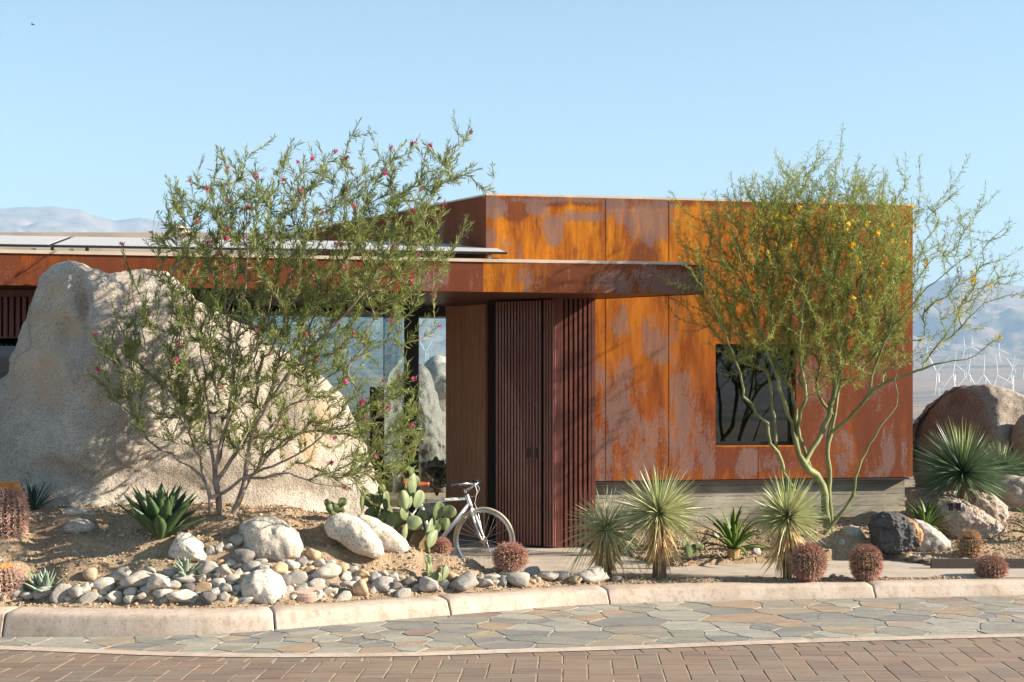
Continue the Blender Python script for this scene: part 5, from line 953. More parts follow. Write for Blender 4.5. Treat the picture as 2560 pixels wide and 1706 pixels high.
# ------------------------------------------------------------------ trees grown from hand laid limbs towards points of the crown
def grow(limbs, attract, base, r_tip, expo, jit=.02, upc=.3, order=None, rmax=1.0, seg=.09, lmin=(0, 0)):
    rg = random.Random(77); pos = []; par = []; tips = set(); chains = []
    def add(p, a): pos.append(Vector(p)); par.append(a); return len(pos)-1
    def nearest(p, only=None):
        A = np.array([tuple(q) for q in pos]); d = ((A-np.array(tuple(p)))**2).sum(1); return int(np.argmin(d))
    for ln in limbs:
        pts = [Vector(p) for p in ln]; 
        if pos and min((q-pts[0]).length for q in pos) < .25 and pts[0].z > base+.06: cur = nearest(pts[0])
        else: cur = add(pts[0], -1)
        ch = [cur]; m = len(pts)
        for i in range(m-1):
            p0, p1, p2, p3 = pts[max(i-1, 0)], pts[i], pts[i+1], pts[min(i+2, m-1)]; k = max(1, int((p2-p1).length/seg))
            for j in range(1, k+1):
                t = j/k; q = .5*((2*p1)+(p2-p0)*t+(2*p0-5*p1+4*p2-p3)*t*t+(3*p1-p0-3*p2+p3)*t**3); q = q+Vector((rg.uniform(-1, 1), rg.uniform(-1, 1), rg.uniform(-1, 1)))*jit*.5; cur = add(q, cur); ch.append(cur)
        chains.append((ch, 0))
    b0 = Vector((sum(l_[0][0] for l_ in limbs)/len(limbs), sum(l_[0][1] for l_ in limbs)/len(limbs), base)); nlimb = len(pos)
    attract = sorted(attract, key=lambda a: (a-b0).length+rg.uniform(0, .3)); twigs = []
    for a in attract:
        A = np.array([tuple(q) for q in pos]); dv = np.array(tuple(a))-A; d = np.sqrt((dv**2).sum(1)); outw = np.array(tuple(a-b0)); outw /= np.linalg.norm(outw)
        al = (dv @ outw)/(d+1e-6); cost = d*(1+1.4*(1-al))+(d < .05)*5+(A[:, 2] < base+.35)*.5+.0*np.arange(len(d)); i = int(np.argmin(cost)); 
        p0 = pos[i]; pr = pos[par[i]] if par[i] >= 0 else p0-Vector((0, 0, .1)); dr = (p0-pr).normalized(); L_ = (a-p0).length; c = p0+dr*L_*.38+Vector((0, 0, -upc*L_*.12)); k = max(2, int(L_/seg)); cur = i; ch = [i]
        for j in range(1, k+1):
            t = j/k; q = p0*(1-t)**2+c*2*t*(1-t)+a*t*t+Vector((rg.uniform(-1, 1), rg.uniform(-1, 1), rg.uniform(-1, 1)))*jit*.6; cur = add(q, cur); ch.append(cur)
        chains.append((ch, 1)); twigs.append(ch)
    cnt = [0]*len(pos); kids = [0]*len(pos)
    for i, p in enumerate(par):
        if p >= 0: kids[p] += 1
    w_ = [1.0 if kids[i] == 0 else 0.0 for i in range(len(pos))]
    for i in range(len(pos)-1, -1, -1):
        if par[i] >= 0: w_[par[i]] += w_[i]
    rad = [min(rmax, r_tip*max(1, x)**expo) for x in w_]
    for ch, lv in chains:
        if lv == 0:
            for k_, i in enumerate(ch): u = k_/max(1, len(ch)-1); rad[i] = max(rad[i], lmin[0]*(1-u)**1.2+lmin[1]*u)
    return pos, par, rad, chains, twigs
def tree_tubes(pos, rad, chains, thick):
    big, small = MB(), MB()
    for ch, lv in chains:
        pts = [pos[i] for i in ch]; rr = [rad[i] for i in ch]
        if lv and len(rr) > 1: rr[0] = min(rr[0], rr[1]*1.15)
        m = max(rr); (big if (m > thick or lv == 0) else small).tube(pts, rr, 8 if m > thick else 4, cap=False)
    return big, small
def in_poly(px, py, poly): return bool(inpoly(np.array([px]), np.array([py]), poly)[0])
def attractors(polys, Dm, dspr, seed):
    rg = random.Random(seed); out = []
    for poly, n, sq in polys:
        xs_, ys_ = [p[0] for p in poly], [p[1] for p in poly]; k = 0
        while k < n:
            px, py = rg.uniform(min(xs_), max(xs_)), rg.uniform(min(ys_), max(ys_))
            if in_poly(px, py, poly): out.append(P(px, py, Dm+rg.gauss(0, dspr*sq))); k += 1
    return out
# --- desert willow
DW = 13.15
def L2(l_, D0=DW): return [P(a, b_, D0+d) for a, b_, d in l_]
dwl = [[(527, 1285, 0), (524, 1245, 0), (517, 1215, 0), (503, 1188, .02), (470, 1165, .05), (430, 1138, .05), (370, 1100, .0), (320, 1050, -.1), (283, 985, -.15), (262, 905, -.2), (250, 850, -.2)],
    [(548, 1285, .05), (545, 1230, .05), (534, 1180, .05), (528, 1120, .1), (522, 1040, .1), (515, 960, .15), (500, 860, .2), (470, 740, .25), (440, 600, .3)],
    [(583, 1285, 0), (600, 1240, 0), (612, 1190, 0), (622, 1130, -.05), (640, 1075, -.1), (672, 1010, -.1), (720, 940, -.1), (780, 870, -.15), (850, 800, -.2), (930, 700, -.3), (1010, 590, -.3)],
    [(530, 1262, 0), (560, 1235, 0), (605, 1200, -.1), (660, 1172, -.2), (720, 1150, -.3), (780, 1110, -.35), (840, 1070, -.4), (920, 1050, -.4), (1000, 1010, -.4)],
    [(545, 1195, .05), (580, 1150, .1), (620, 1090, .2), (655, 1030, .25), (690, 930, .3), (715, 800, .35), (730, 650, .4), (760, 500, .4)],
    [(536, 1170, .05), (556, 1090, -.05), (575, 1000, -.1), (590, 880, -.15), (610, 740, -.2), (620, 600, -.2), (610, 480, -.2)],
    [(618, 1190, -.05), (660, 1195, -.2), (720, 1185, -.3), (790, 1205, -.35), (850, 1215, -.35), (920, 1200, -.35)],
    [(520, 1225, 0), (500, 1150, -.1), (470, 1070, -.15), (420, 985, -.2), (375, 900, -.2), (345, 800, -.2), (325, 700, -.2)],
    [(628, 1110, -.05), (680, 1065, .1), (740, 1010, .2), (800, 960, .3), (880, 900, .3), (960, 860, .3), (1030, 800, .3)],
    [(540, 1180, .1), (570, 1060, .3), (610, 960, .4), (650, 860, .5), (680, 740, .5), (690, 600, .5)],
    [(600, 1238, 0), (640, 1180, .15), (690, 1120, .25), (760, 1080, .3), (860, 1085, .3), (950, 1110, .3), (1020, 1150, .2)]]
DENSE = [(400, 600), (420, 500), (470, 470), (545, 430), (640, 420), (730, 430), (800, 400), (880, 400), (960, 410), (1040, 400), (1120, 420), (1130, 480), (1100, 560), (1120, 640), (1090, 720), (1020, 760), (980, 840), (900, 900), (820, 930), (700, 960), (600, 1000), (520, 1060), (450, 1080), (420, 1000), (430, 880), (420, 760), (400, 680)]
FULL = [(390, 560), (400, 470), (440, 460), (550, 400), (640, 400), (710, 380), (780, 380), (870, 340), (960, 370), (1060, 360), (1150, 340), (1160, 420), (1220, 450), (1180, 540), (1160, 620), (1130, 720), (1080, 780), (1060, 880), (1055, 960), (1045, 1060), (1040, 1150), (960, 1200), (850, 1230), (740, 1210), (640, 1180), (560, 1120), (480, 1140), (400, 1120), (330, 1080), (270, 1030), (240, 940), (245, 840), (290, 740), (350, 680), (380, 620)]
LOWR = [(860, 1000), (940, 960), (1040, 960), (1055, 1080), (1045, 1180), (980, 1220), (880, 1240), (820, 1200), (860, 1100)]
MID = [(440, 560), (560, 480), (900, 470), (1080, 520), (1080, 700), (900, 860), (700, 900), (520, 960), (440, 800)]
LLO = [(240, 840), (420, 760), (520, 1000), (500, 1120), (330, 1080), (260, 960)]; MLO = [(420, 950), (900, 900), (860, 1120), (560, 1130)]
spikes = [(660, 368), (720, 390), (875, 345), (890, 340), (1145, 335), (1165, 350), (1160, 352), (1000, 370), (1230, 445), (1165, 440), (560, 400), (545, 405), (435, 470), (445, 475), (1080, 380), (785, 395), (610, 410), (1020, 385), (700, 420), (850, 420), (940, 370), (310, 640), (395, 610), (330, 700), (265, 860), (245, 955), (1100, 420), (1200, 470), (1060, 400), (960, 420), (1130, 420), (490, 440), (455, 500)]
att = attractors([(DENSE, 430, 1.0), (FULL, 270, 1.0), (LOWR, 70, .6), (MID, 230, 1.0), (LLO, 60, .8), (MLO, 90, .8)], DW, .36, 21)+[P(a, b_, DW+random.uniform(-.3, .3)) for a, b_ in spikes]
pos, par, rad, chains, twigs = grow([L2(l_) for l_ in dwl], att, .67, .0023, .47, jit=.025, rmax=.052, lmin=(.016, .003))
big, small = tree_tubes(pos, rad, chains, .006)
tb = P(555, 1285, DW); DWT = empty('flowering_tree', (tb.x, tb.y, sh1(tb.x, tb.y)), 'loose airy tree with narrow leaves and pink flowers before the huge boulder', 'tree')
M['willowbark'] = mnoise('grey_bark', (.17, .13, .105), (.36, .29, .24), 14, .9, sc3=(1, 1, .4), bmp=.5, bdist=.006)
M['twig'] = mnoise('brown_twig', (.14, .10, .065), (.26, .20, .13), 14, .9, bmp=0)
mk('trunk', big.get(), M['willowbark'], DWT, smooth=True)
M['willow'] = leafmat('willow_leaf', (.085, .12, .028), (.22, .26, .07), (.44, .46, .18), trans=.42, scale=9, rough=.45)
def leafq(mb, p, d, L_, w_, rg, curve=.2):
    sd_ = d.cross(Vector((rg.gauss(0, 1), rg.gauss(0, 1), rg.gauss(0, 1)))); sd_ = sd_.normalized() if sd_.length > 1e-3 else d.orthogonal(); c = d.cross(sd_)*curve*L_*rg.uniform(-.5, 1)
    m = p+d*L_*.45+c*.5; t = p+d*L_; mb.add([p, m-sd_*w_*.5, t, m+sd_*w_*.5], [(0, 1, 2, 3)])
def willow_leaves(pos, twigs, per, rg):
    mb = MB(); ends = []
    for ch in twigs:
        n = len(ch); s0 = 1 if n < 5 else max(1, n-6)
        for j in range(s0, n):
            p0, p1 = pos[ch[j-1]], pos[ch[j]]; d0 = (p1-p0).normalized()
            for _ in range(per+(3 if j == n-1 else 0)):
                p = p0.lerp(p1, rg.random()); a = (d0+Vector((rg.gauss(0, 1), rg.gauss(0, 1), rg.gauss(0, 1)))*.55+Vector((0, 0, .10))).normalized(); leafq(mb, p, a, rg.uniform(.05, .11), rg.uniform(.007, .012), rg)
        # leafy shoot running on past the tip
        p1 = pos[ch[-1]]; d0 = (p1-pos[ch[-2]]).normalized(); d0 = (d0+Vector((rg.gauss(0, .3), rg.gauss(0, .3), .3))).normalized(); Ls = rg.uniform(.08, .22); tip = p1+d0*Ls; ends.append((p1, tip))
        for k in range(17): 
            p = p1.lerp(tip, k/17); a = (d0+Vector((rg.gauss(0, 1), rg.gauss(0, 1), rg.gauss(0, 1)))*.45).normalized(); leafq(mb, p, a, rg.uniform(.05, .10)*(1-.3*k/17), rg.uniform(.007, .011), rg)
    return mb, ends
def crown(tw, lf, mt, ml, parent):
    n = len(tw.f); v, f = tw.v, tw.f; m_ = len(v); mk('foliage', (v+lf.v, f+[tuple(i+m_ for i in q) for q in lf.f]), [mt, ml], parent, mi=[0]*n+[1]*len(lf.f))  # leaves joined with loose fine branches and shoots in one mesh
rg = random.Random(3); mb, ends = willow_leaves(pos, twigs, 11, rg)
st = small; [st.tube([a, b_], [.0022, .001], 3, cap=False) for a, b_ in ends]; 
for k in range(70):     # hanging seed pods
    a, b_ = rg.choice(ends); st.tube([b_, b_+Vector((rg.uniform(-.03, .03), 0, -.07)), b_+Vector((rg.uniform(-.06, .06), 0, -.16))], [.0022, .002, .001], 3, cap=False)
crown(st, mb, M['twig'], M['willow'], DWT)
M['pink'] = leafmat('pink_petal', (.33, .010, .07), (.50, .05, .16), (.62, .20, .33), trans=.25, scale=60)
def flower_mesh(name, m, r, npet, n, seed):
    rg = random.Random(seed); mb = MB()
    for k in range(n):
        c = Vector((rg.gauss(0, r*.5), rg.gauss(0, r*.5), rg.gauss(0, r*.5))); ax = Vector((rg.gauss(0, 1), rg.gauss(0, 1)-1, rg.gauss(0, 1)*.5)).normalized(); u = ax.orthogonal().normalized(); w_ = ax.cross(u)
        for j in range(npet):
            a = 2*math.pi*j/npet; b1 = u*math.cos(a)+w_*math.sin(a); b2 = u*math.cos(a+.55)+w_*math.sin(a+.55); b0_ = u*math.cos(a-.55)+w_*math.sin(a-.55); mb.add([c-ax*r*.6, c+b0_*r*.6, c+b1*r*1.15+ax*r*.25, c+b2*r*.6], [(0, 1, 2, 3)])
    me = bpy.data.meshes.new(name); v, f = mb.get(); me.from_pydata([tuple(x) for x in v], [], f); me.materials.append(m); return me
fms = [flower_mesh('flower', M['pink'], .020, 5, 2+k % 3, k) for k in range(5)]
FL = [(560, 430), (635, 408), (520, 480), (440, 505), (468, 475), (565, 510), (575, 545), (597, 527), (530, 515), (775, 392), (745, 420), (740, 448), (690, 445), (750, 515), (780, 560), (820, 590), (850, 375), (880, 390), (883, 435), (960, 400), (990, 370), (965, 445), (1025, 388), (1050, 425), (1083, 375), (1080, 380), (1170, 350), (1115, 480), (1105, 475), (1065, 630), (1038, 605), (1010, 690), (1020, 545), (975, 595), (870, 605), (830, 630), (800, 695), (565, 700), (545, 615), (575, 605), (565, 610), (560, 640), (500, 570), (395, 598), (313, 640), (316, 660), (400, 785), (240, 840), (265, 910), (290, 905), (620, 900), (558, 955), (470, 900), (437, 873), (640, 800), (665, 765), (745, 840), (770, 900), (850, 690), (960, 710), (970, 725), (980, 770), (1110, 757), (880, 820), (850, 850), (1060, 850), (855, 985), (878, 990), (840, 1015), (960, 950), (980, 955), (975, 1020), (1035, 1068), (855, 1080), (1020, 1125), (980, 1135), (835, 1200), (840, 1205), (905, 1065), (1060, 965), (715, 1018), (900, 515)]
tp = [(e[1]) for e in ends]; FY = np.array([p[1]-12.3 for p in tp]); tpx = np.array([proj(*p) for p in tp]); used_f = set()
for k, (px, py) in enumerate(FL):
    d = ((tpx-np.array([px, py]))**2).sum(1)+FY*2600
    for i in used_f: d[i] = 1e9
    i = int(np.argmin(d)); used_f.add(i); o = bpy.data.objects.new('flower', fms[k % 5]); root.link(o); o.parent = DWT; o.location = tp[i]-DWT.location; o.rotation_euler = (rg.uniform(-.6, .6), 0, rg.uniform(0, 6)); o.scale = [rg.uniform(.8, 1.25)]*3
# --- palo verde
DP = 15.62
pvl = [[(2068, 1335, 0), (2062, 1270, 0), (2060, 1215, 0), (2040, 1190, 0), (2010, 1160, -.05), (1990, 1110, -.05), (1980, 1060, -.1), (1962, 1010, -.1), (1950, 970, -.15), (1925, 900, -.2), (1900, 820, -.25), (1860, 700, -.3), (1830, 560, -.3)],
    [(2080, 1332, .05), (2076, 1270, .06), (2074, 1200, .05), (2070, 1150, .05), (2072, 1110, .1), (2082, 1060, .1), (2090, 1010, .15), (2100, 960, .15), (2110, 880, .2), (2140, 780, .2), (2180, 660, .2), (2210, 540, .2)],
    [(2066, 1330, -.02), (2090, 1300, -.05), (2115, 1270, -.1), (2132, 1240, -.1), (2140, 1195, -.15), (2165, 1130, -.15), (2200, 1070, -.2), (2240, 1015, -.2), (2243, 985, -.2), (2235, 950, -.25), (2260, 900, -.3)],
    [(2040, 1190, 0), (2015, 1145, .1), (2005, 1110, .12), (1995, 1070, .15), (1985, 1000, .2), (1970, 900, .2), (1975, 790, .25), (1990, 650, .3), (2010, 480, .3)],
    [(2085, 1075, .1), (2115, 1050, 0), (2145, 1020, -.1), (2168, 990, -.15), (2180, 940, -.2), (2205, 870, -.3), (2250, 800, -.3), (2320, 720, -.35), (2420, 640, -.4)],
    [(1960, 1180, -.1), (1945, 1130, -.15), (1925, 1110, -.15), (1918, 1060, -.2), (1890, 1035, -.2), (1880, 1010, -.2), (1860, 990, -.25), (1855, 950, -.3), (1830, 880, -.3), (1790, 780, -.35), (1750, 680, -.35)],
    [(2028, 1300, -.1), (1985, 1230, -.1), (1960, 1180, -.1), (1940, 1110, 0), (1935, 1040, .1), (1925, 960, .1), (1900, 870, .15), (1880, 760, .2)],
    [(2010, 1165, 0), (2030, 1120, 0), (2055, 1080, .05), (2070, 1040, 0), (2078, 1010, 0), (2105, 920, -.1), (2160, 850, -.1), (2240, 760, -.1), (2340, 640, -.1)],
    [(2072, 1110, .1), (2075, 1060, .2), (2085, 1040, .25), (2060, 1010, .25), (2045, 990, .25), (2040, 960, .25), (2060, 880, .3), (2080, 760, .35), (2100, 620, .35)],
    [(2168, 990, -.15), (2220, 955, -.2), (2290, 930, -.25), (2360, 905, -.3), (2440, 890, -.3), (2485, 850, -.3)],
    [(1950, 960, -.1), (1935, 880, 0), (1925, 790, .1), (1935, 680, .1), (1960, 560, .1)],
    [(1990, 1100, 0), (2000, 1030, -.2), (2015, 1000, -.25), (2010, 960, -.25), (2000, 880, -.3), (2010, 760, -.35), (2050, 600, -.4)]]
PD = [(1760, 560), (1840, 500), (1950, 470), (2080, 470), (2200, 500), (2270, 520), (2290, 640), (2290, 760), (2240, 860), (2150, 920), (2000, 900), (1880, 880), (1780, 800), (1730, 680)]
PF = [(1700, 520), (1780, 500), (1860, 480), (1960, 440), (2030, 400), (2100, 450), (2220, 440), (2300, 490), (2370, 480), (2360, 560), (2440, 560), (2480, 620), (2540, 700), (2420, 760), (2440, 800), (2380, 880), (2280, 930), (2150, 960), (1980, 960), (1860, 920), (1740, 830), (1680, 740), (1720, 640)]
psp = [(2100, 385), (2098, 380), (2260, 425), (2255, 430), (2300, 445), (2385, 465), (2380, 470), (2450, 520), (2455, 515), (2500, 590), (2495, 585), (2490, 655), (2535, 690), (2560, 740), (2545, 735), (2040, 420), (1960, 435), (1955, 440), (1880, 470), (1990, 450), (2170, 445), (2140, 470), (1705, 525), (1760, 535), (1690, 580), (1700, 600), (1850, 490), (2010, 460), (2060, 440), (2430, 820), (2490, 850), (2420, 700), (2460, 760), (2340, 560), (2320, 520), (1675, 745), (1690, 790), (2390, 600), (2350, 800), (2400, 760), (2130, 455), (1920, 470)]
CR = [(1900, 480), (2060, 440), (2200, 490), (2280, 600), (2260, 740), (2120, 800), (1920, 780), (1860, 640)]
LW = [(1700, 760), (1900, 700), (2200, 760), (2300, 900), (2200, 960), (2020, 980), (1840, 930)]
att = attractors([(PD, 560, 1.0), (PF, 330, .9), (CR, 380, 1.0), (LW, 180, .8)], DP, .26, 22)+[P(a, b_, DP+random.uniform(-.3, .3)) for a, b_ in psp]
att = [a for a in att if (a-W0).dot(wn) > .70 or a.x > 5.2]
pos, par, rad, chains, twigs = grow([[P(a, b_, DP+d) for a, b_, d in l_] for l_ in pvl], att, .24, .0026, .46, jit=.022, rmax=.044, upc=.9, lmin=(.022, .004))
big, small = tree_tubes(pos, rad, chains, .006); tb = P(2064, 1335, DP)
PVT = empty('green_barked_tree', (tb.x, tb.y, sh1(tb.x, tb.y)), 'feathery green barked tree with yellow flowers before the orange steel wall', 'tree')
M['greenbark'] = mnoise('green_bark', (.10, .12, .045), (.25, .26, .11), 9, .7, sc3=(1, 1, .5), bmp=.3, bdist=.004); M['greentwig'] = mnoise('green_twig', (.10, .14, .035), (.21, .25, .075), 9, .8, bmp=0)
mk('trunk', big.get(), M['greenbark'], PVT, smooth=True)
M['palo'] = leafmat('feathery_leaf', (.15, .19, .035), (.30, .33, .075), (.46, .46, .14), trans=.42, scale=6)
rg = random.Random(4); mb = MB(); sh_ = small; ends = []
for ch in twigs:
    n = len(ch); s0 = 1 if n < 4 else max(1, n-7); seq = [pos[i] for i in ch[s0-1:]]; d0 = (seq[-1]-seq[-2]).normalized(); d0 = (d0+Vector((rg.gauss(0, .18), rg.gauss(0, .18), .25))).normalized(); L_ = rg.uniform(.15, .36); q1 = seq[-1]+d0*L_*.5; q2 = seq[-1]+(d0+Vector((0, 0, .12))).normalized()*L_; seq += [q1, q2]; ends.append(q2)
    sh_.tube([seq[-3], q1, q2], [.0021, .0016, .0008], 3, cap=False)
    for j in range(1, len(seq)):
        p0, p1 = seq[j-1], seq[j]; L_ = (p1-p0).length; dd_ = (p1-p0).normalized() if L_ > 1e-6 else d0
        for k in range(max(1, int(L_/.0125))):
            p = p0.lerp(p1, (k+rg.random())/max(1, int(L_/.0125))); a = (dd_*.9+Vector((rg.gauss(0, 1), rg.gauss(0, 1), rg.gauss(0, 1)))*.95).normalized(); leafq(mb, p, a, rg.uniform(.035, .095), rg.uniform(.006, .009), rg, .35)
            if rg.random() < .45: a2 = (dd_*1.2-a*.6+Vector((rg.gauss(0, .3), rg.gauss(0, .3), rg.gauss(0, .3)))).normalized(); leafq(mb, p, a2, rg.uniform(.03, .07), rg.uniform(.005, .008), rg, .35)
crown(sh_, mb, M['greentwig'], M['palo'], PVT)
M['yellow'] = leafmat('yellow_petal', (.72, .40, .015), (.85, .58, .03), trans=.3, scale=60); fms = [flower_mesh('flower', M['yellow'], .020, 5, 2+k % 3, k+9) for k in range(5)]
FY = np.array([p[1]-14.9 for p in ends]); tpx = np.array([proj(*p) for p in ends]); used_f = set()
FL = [(1870, 555), (1930, 580), (1935, 570), (1965, 610), (1975, 620), (1980, 625), (1925, 600), (2000, 530), (2050, 500), (2080, 510), (2085, 520), (2110, 535), (2180, 550), (2270, 530), (2220, 575), (2230, 580), (2140, 640), (2115, 630), (2105, 650), (2130, 655), (2190, 670), (2195, 690), (2140, 690), (2200, 740), (2165, 665), (2310, 650), (2320, 670), (2440, 695), (2485, 735), (2485, 845), (2250, 820), (2255, 840), (2110, 760), (2040, 905), (2290, 565), (2315, 840), (1900, 620), (1860, 700), (2150, 560), (2060, 580), (2240, 620), (2250, 600), (2170, 600), (2100, 600), (1990, 600), (2040, 640), (2395, 700), (2350, 760), (2090, 560), (2125, 585), (1950, 540)]
for k, (px, py) in enumerate(FL):
    d = ((tpx-np.array([px, py]))**2).sum(1)+FY*2600
    for i in used_f: d[i] = 1e9
    i = int(np.argmin(d)); used_f.add(i); o = bpy.data.objects.new('flower', fms[k % 5]); root.link(o); o.parent = PVT; o.location = ends[i]-PVT.location; o.rotation_euler = (rg.uniform(-.6, .6), 0, rg.uniform(0, 6)); o.scale = [rg.uniform(.8, 1.3)]*3
# ------------------------------------------------------------------ bicycle
BD = 14.2; S_ = F/BD
def B(px, py, dy=0.0): D = BD; return Vector((XP(px, D), D+dy, HC-(py-HY)/F*D))
bk = empty('bicycle', (B(1100, 1434).x, BD, 0), 'white city bicycle with brown leather saddle parked before the wooden door', 'bicycle')
M['bwhite'] = mnoise('white_frame_paint', (.60, .60, .58), (.72, .72, .70), 4, .3, bmp=0, spec=.6); M['chrome'] = flat('chrome', (.62, .62, .63), .22, metal=1.0); M['tyre'] = mnoise('cream_tyre', (.44, .36, .24), (.58, .50, .36), 20, .8, bmp=0); M['rubber'] = flat('black_rubber', (.02, .02, .02), .7); M['saddle'] = mnoise('brown_leather', (.34, .075, .025), (.50, .14, .05), 15, .4, bmp=0, spec=.5)
Rw = 83.5/S_
fh = B(1210, 1351); rh = B(982, 1351); fh.z = rh.z = Rw+.002
steer = R(-21)
def wheel(c, yaw):
    e = empty('wheel', c-bk.location); e.parent = bk; bpy.context.view_layer.update(); ca, sa = math.cos(yaw), math.sin(yaw)
    def pt(r, a, o=0.0): x = r*math.cos(a); return Vector((c.x+x*ca-o*sa, c.y+x*sa+o*ca, c.z+r*math.sin(a)))
    def ring(r, pr, n=72):
        v = []; k = len(pr)
        for i in range(n):
            for dr, o in pr: v.append(pt(r+dr, 2*math.pi*i/n, o))
        return v, [(i*k+j, i*k+(j+1) % k, ((i+1) % n)*k+(j+1) % k, ((i+1) % n)*k+j) for i in range(n) for j in range(k)]
    mk('tyre', ring(Rw-.014, [(.0145*math.cos(t), .0145*math.sin(t)) for t in [2*math.pi*j/8 for j in range(8)]]), M['tyre'], e, smooth=True)
    mk('rim', ring(Rw-.040, [(.012, -.011), (.012, .011), (-.002, .012), (-.016, .005), (-.016, -.005), (-.002, -.012)]), M['chrome'], e, smooth=False)
    mb = MB()
    for i in range(28):
        a = 2*math.pi*i/28; s = 1 if i % 2 else -1; a2 = a+(.55 if (i//2) % 2 else -.55); mb.tube([pt(.022, a2, .026*s), pt(Rw-.052, a, 0)], .0013, 4, cap=False)
    mk('spokes', mb.get(), M['chrome'], e)
    mb = MB(); mb.tube([pt(0, 0, -.05), pt(0, 0, .05)], .013, 12); 
    for s in (-1, 1): mb.tube([pt(0, 0, .024*s), pt(0, 0, .029*s)], .028, 16)
    mk('hub', mb.get(), M['chrome'], e, smooth=False); return e
wheel(fh, steer); wheel(rh, R(0))
ht, hb = B(1166, 1237), B(1177, 1266); bb = B(1083, 1373); sc_ = B(1054, 1256); sx = (hb-ht).normalized()
mb = MB(); mb.tube([ht, hb+sx*.0], .021, 12); mb.tube([B(1169, 1246), B(1110, 1250.5), sc_], .0165, 12); mb.tube([B(1174, 1259), bb], .0195, 12); mb.tube([B(1047, 1235), bb], .0165, 12); mb.tube([bb+Vector((0, -.035, 0)), bb+Vector((0, .035, 0))], .022, 12)
for s in (-.045, .045): mb.tube([sc_+Vector((0, s*.3, 0)), rh+Vector((0, s*1.3, 0))], .009, 8); mb.tube([bb+Vector((0, s*.5, 0)), rh+Vector((0, s*1.3, 0))], .010, 8)
mk('frame', mb.get(), M['bwhite'], bk, smooth=True)
mb = MB(); cr = B(1181, 1277); ca, sa = math.cos(steer), math.sin(steer)
for s in (-.042, .042): off = Vector((-sa*s, ca*s, 0)); mb.tube([cr+off*.7, cr+off+(fh-cr)*.35+Vector((-.006, 0, 0)), cr+off+(fh-cr)*.8+Vector((-.006, 0, 0)), fh+off], [.013, .0125, .009, .008], 8)
mb.tube([cr+Vector((sa*.04, -ca*.04, .004)), cr+Vector((-sa*.04, ca*.04, .004))], .014, 8); mb.tube([hb, cr], .016, 10)
mk('fork', mb.get(), M['bwhite'], bk, smooth=True)
mb = MB(); mb.tube([ht, ht-sx*.004], .024, 12); mb.tube([hb, hb+sx*.010], .024, 12); mk('headset', mb.get(), M['rubber'], bk)
mb = MB(); st0 = B(1164, 1228); st1 = B(1188, 1211); mb.tube([ht, st0-sx*.02], .013, 10); mb.tube([st0, B(1176, 1220), st1], .013, 10); mb.tube([st1+Vector((sa*.02, -ca*.02, 0)), st1-Vector((sa*.02, -ca*.02, 0))], .018, 10); mk('stem', mb.get(), M['chrome'], bk, smooth=True)
hbv = Vector((-sa, ca, 0)); fwd = Vector((ca, sa, 0)); bars = MB(); grips = MB(); lev = MB()
for s in (-1, 1):
    a = st1; b_ = st1+hbv*s*.10+Vector((0, 0, .012)); c = st1+hbv*s*.19-fwd*.035*(1)+Vector((0, 0, .018)); d = st1+hbv*s*.27-fwd*.12+Vector((0, 0, .006)); g0 = st1+hbv*s*.24-fwd*.085+Vector((0, 0, .012))
    bars.tube([a, b_, c, d], .011, 8); grips.tube([g0, d+(d-g0).normalized()*.03], .015, 8); lev.tube([c+fwd*.02, c+fwd*.045-Vector((0, 0, .01)), d+fwd*.05-Vector((0, 0, .015))], [.008, .005, .004], 6)
mk('handlebar', bars.get(), M['chrome'], bk, smooth=True); mk('grip', grips.get(), M['rubber'], bk); mk('brake_lever', lev.get(), M['rubber'], bk)
mb = MB(); mb.tube([st1+Vector((0, -.03, 0)), B(1193, 1228, -.04), B(1187, 1258, -.03), B(1192, 1272, -.02)], .0025, 5); mb.tube([st1+Vector((.02, -.02, 0)), B(1199, 1222, -.03), B(1190, 1240, -.03), B(1176, 1242, -.02)], .0025, 5); mk('brake_cable', mb.get(), M['bwhite'], bk)
mb = MB(); bc = B(1189, 1277); mb.tube([bc+Vector((0, -.045, 0)), bc+Vector((.005, -.04, -.04))], .006, 6); mb.tube([bc+Vector((0, .045, 0)), bc+Vector((.005, .04, -.04))], .006, 6); mb.tube([bc+Vector((0, -.045, 0)), bc+Vector((-.005, 0, .01)), bc+Vector((0, .045, 0))], .006, 6); mk('brake_caliper', mb.get(), M['chrome'], bk)
for px in (1066, 1110, 1149): q = B(px, 1254-(px-1054)*.08); mk('cable_tie', MB().tube([q-Vector((.003, 0, 0)), q+Vector((.003, 0, 0))], .0185, 12).get(), M['rubber'], bk)
mb = MB(); sp = B(1044, 1226); mb.tube([B(1049, 1243), sp], .012, 10); mk('seat_post', mb.get(), M['chrome'], bk)
v = []; ns = 14; sv0 = B(1008, 1205); sv1 = B(1073, 1209)
for i in range(ns+1):
    u = i/ns; c = sv0.lerp(sv1, u)+Vector((0, 0, .012*(1-u)**2-.010*math.sin(math.pi*u))); hw = .078*(1-u)**1.5*(1 if u > .05 else .8)+.016; th_ = .045*(1-u*.5)
    for k in range(9): t = math.pi*k/8; v.append(c+Vector((0, -math.cos(t)*hw, math.sin(t)*th_*.55-(.035 if k in (0, 8) else 0)*(1-.3*u))))
f = [(i*9+k, (i+1)*9+k, (i+1)*9+k+1, i*9+k+1) for i in range(ns) for k in range(8)]+[tuple(range(9)), tuple(range(ns*9, ns*9+9))[::-1]]
o = mk('saddle', (v, f), M['saddle'], bk, smooth=True); sm_ = o.modifiers.new('s', 'SOLIDIFY'); sm_.thickness = .004
mb = MB(); mb.tube([B(1020, 1212), B(1036, 1220), B(1058, 1214)], .004, 6); mk('saddle_rail', mb.get(), M['chrome'], mb and bk)
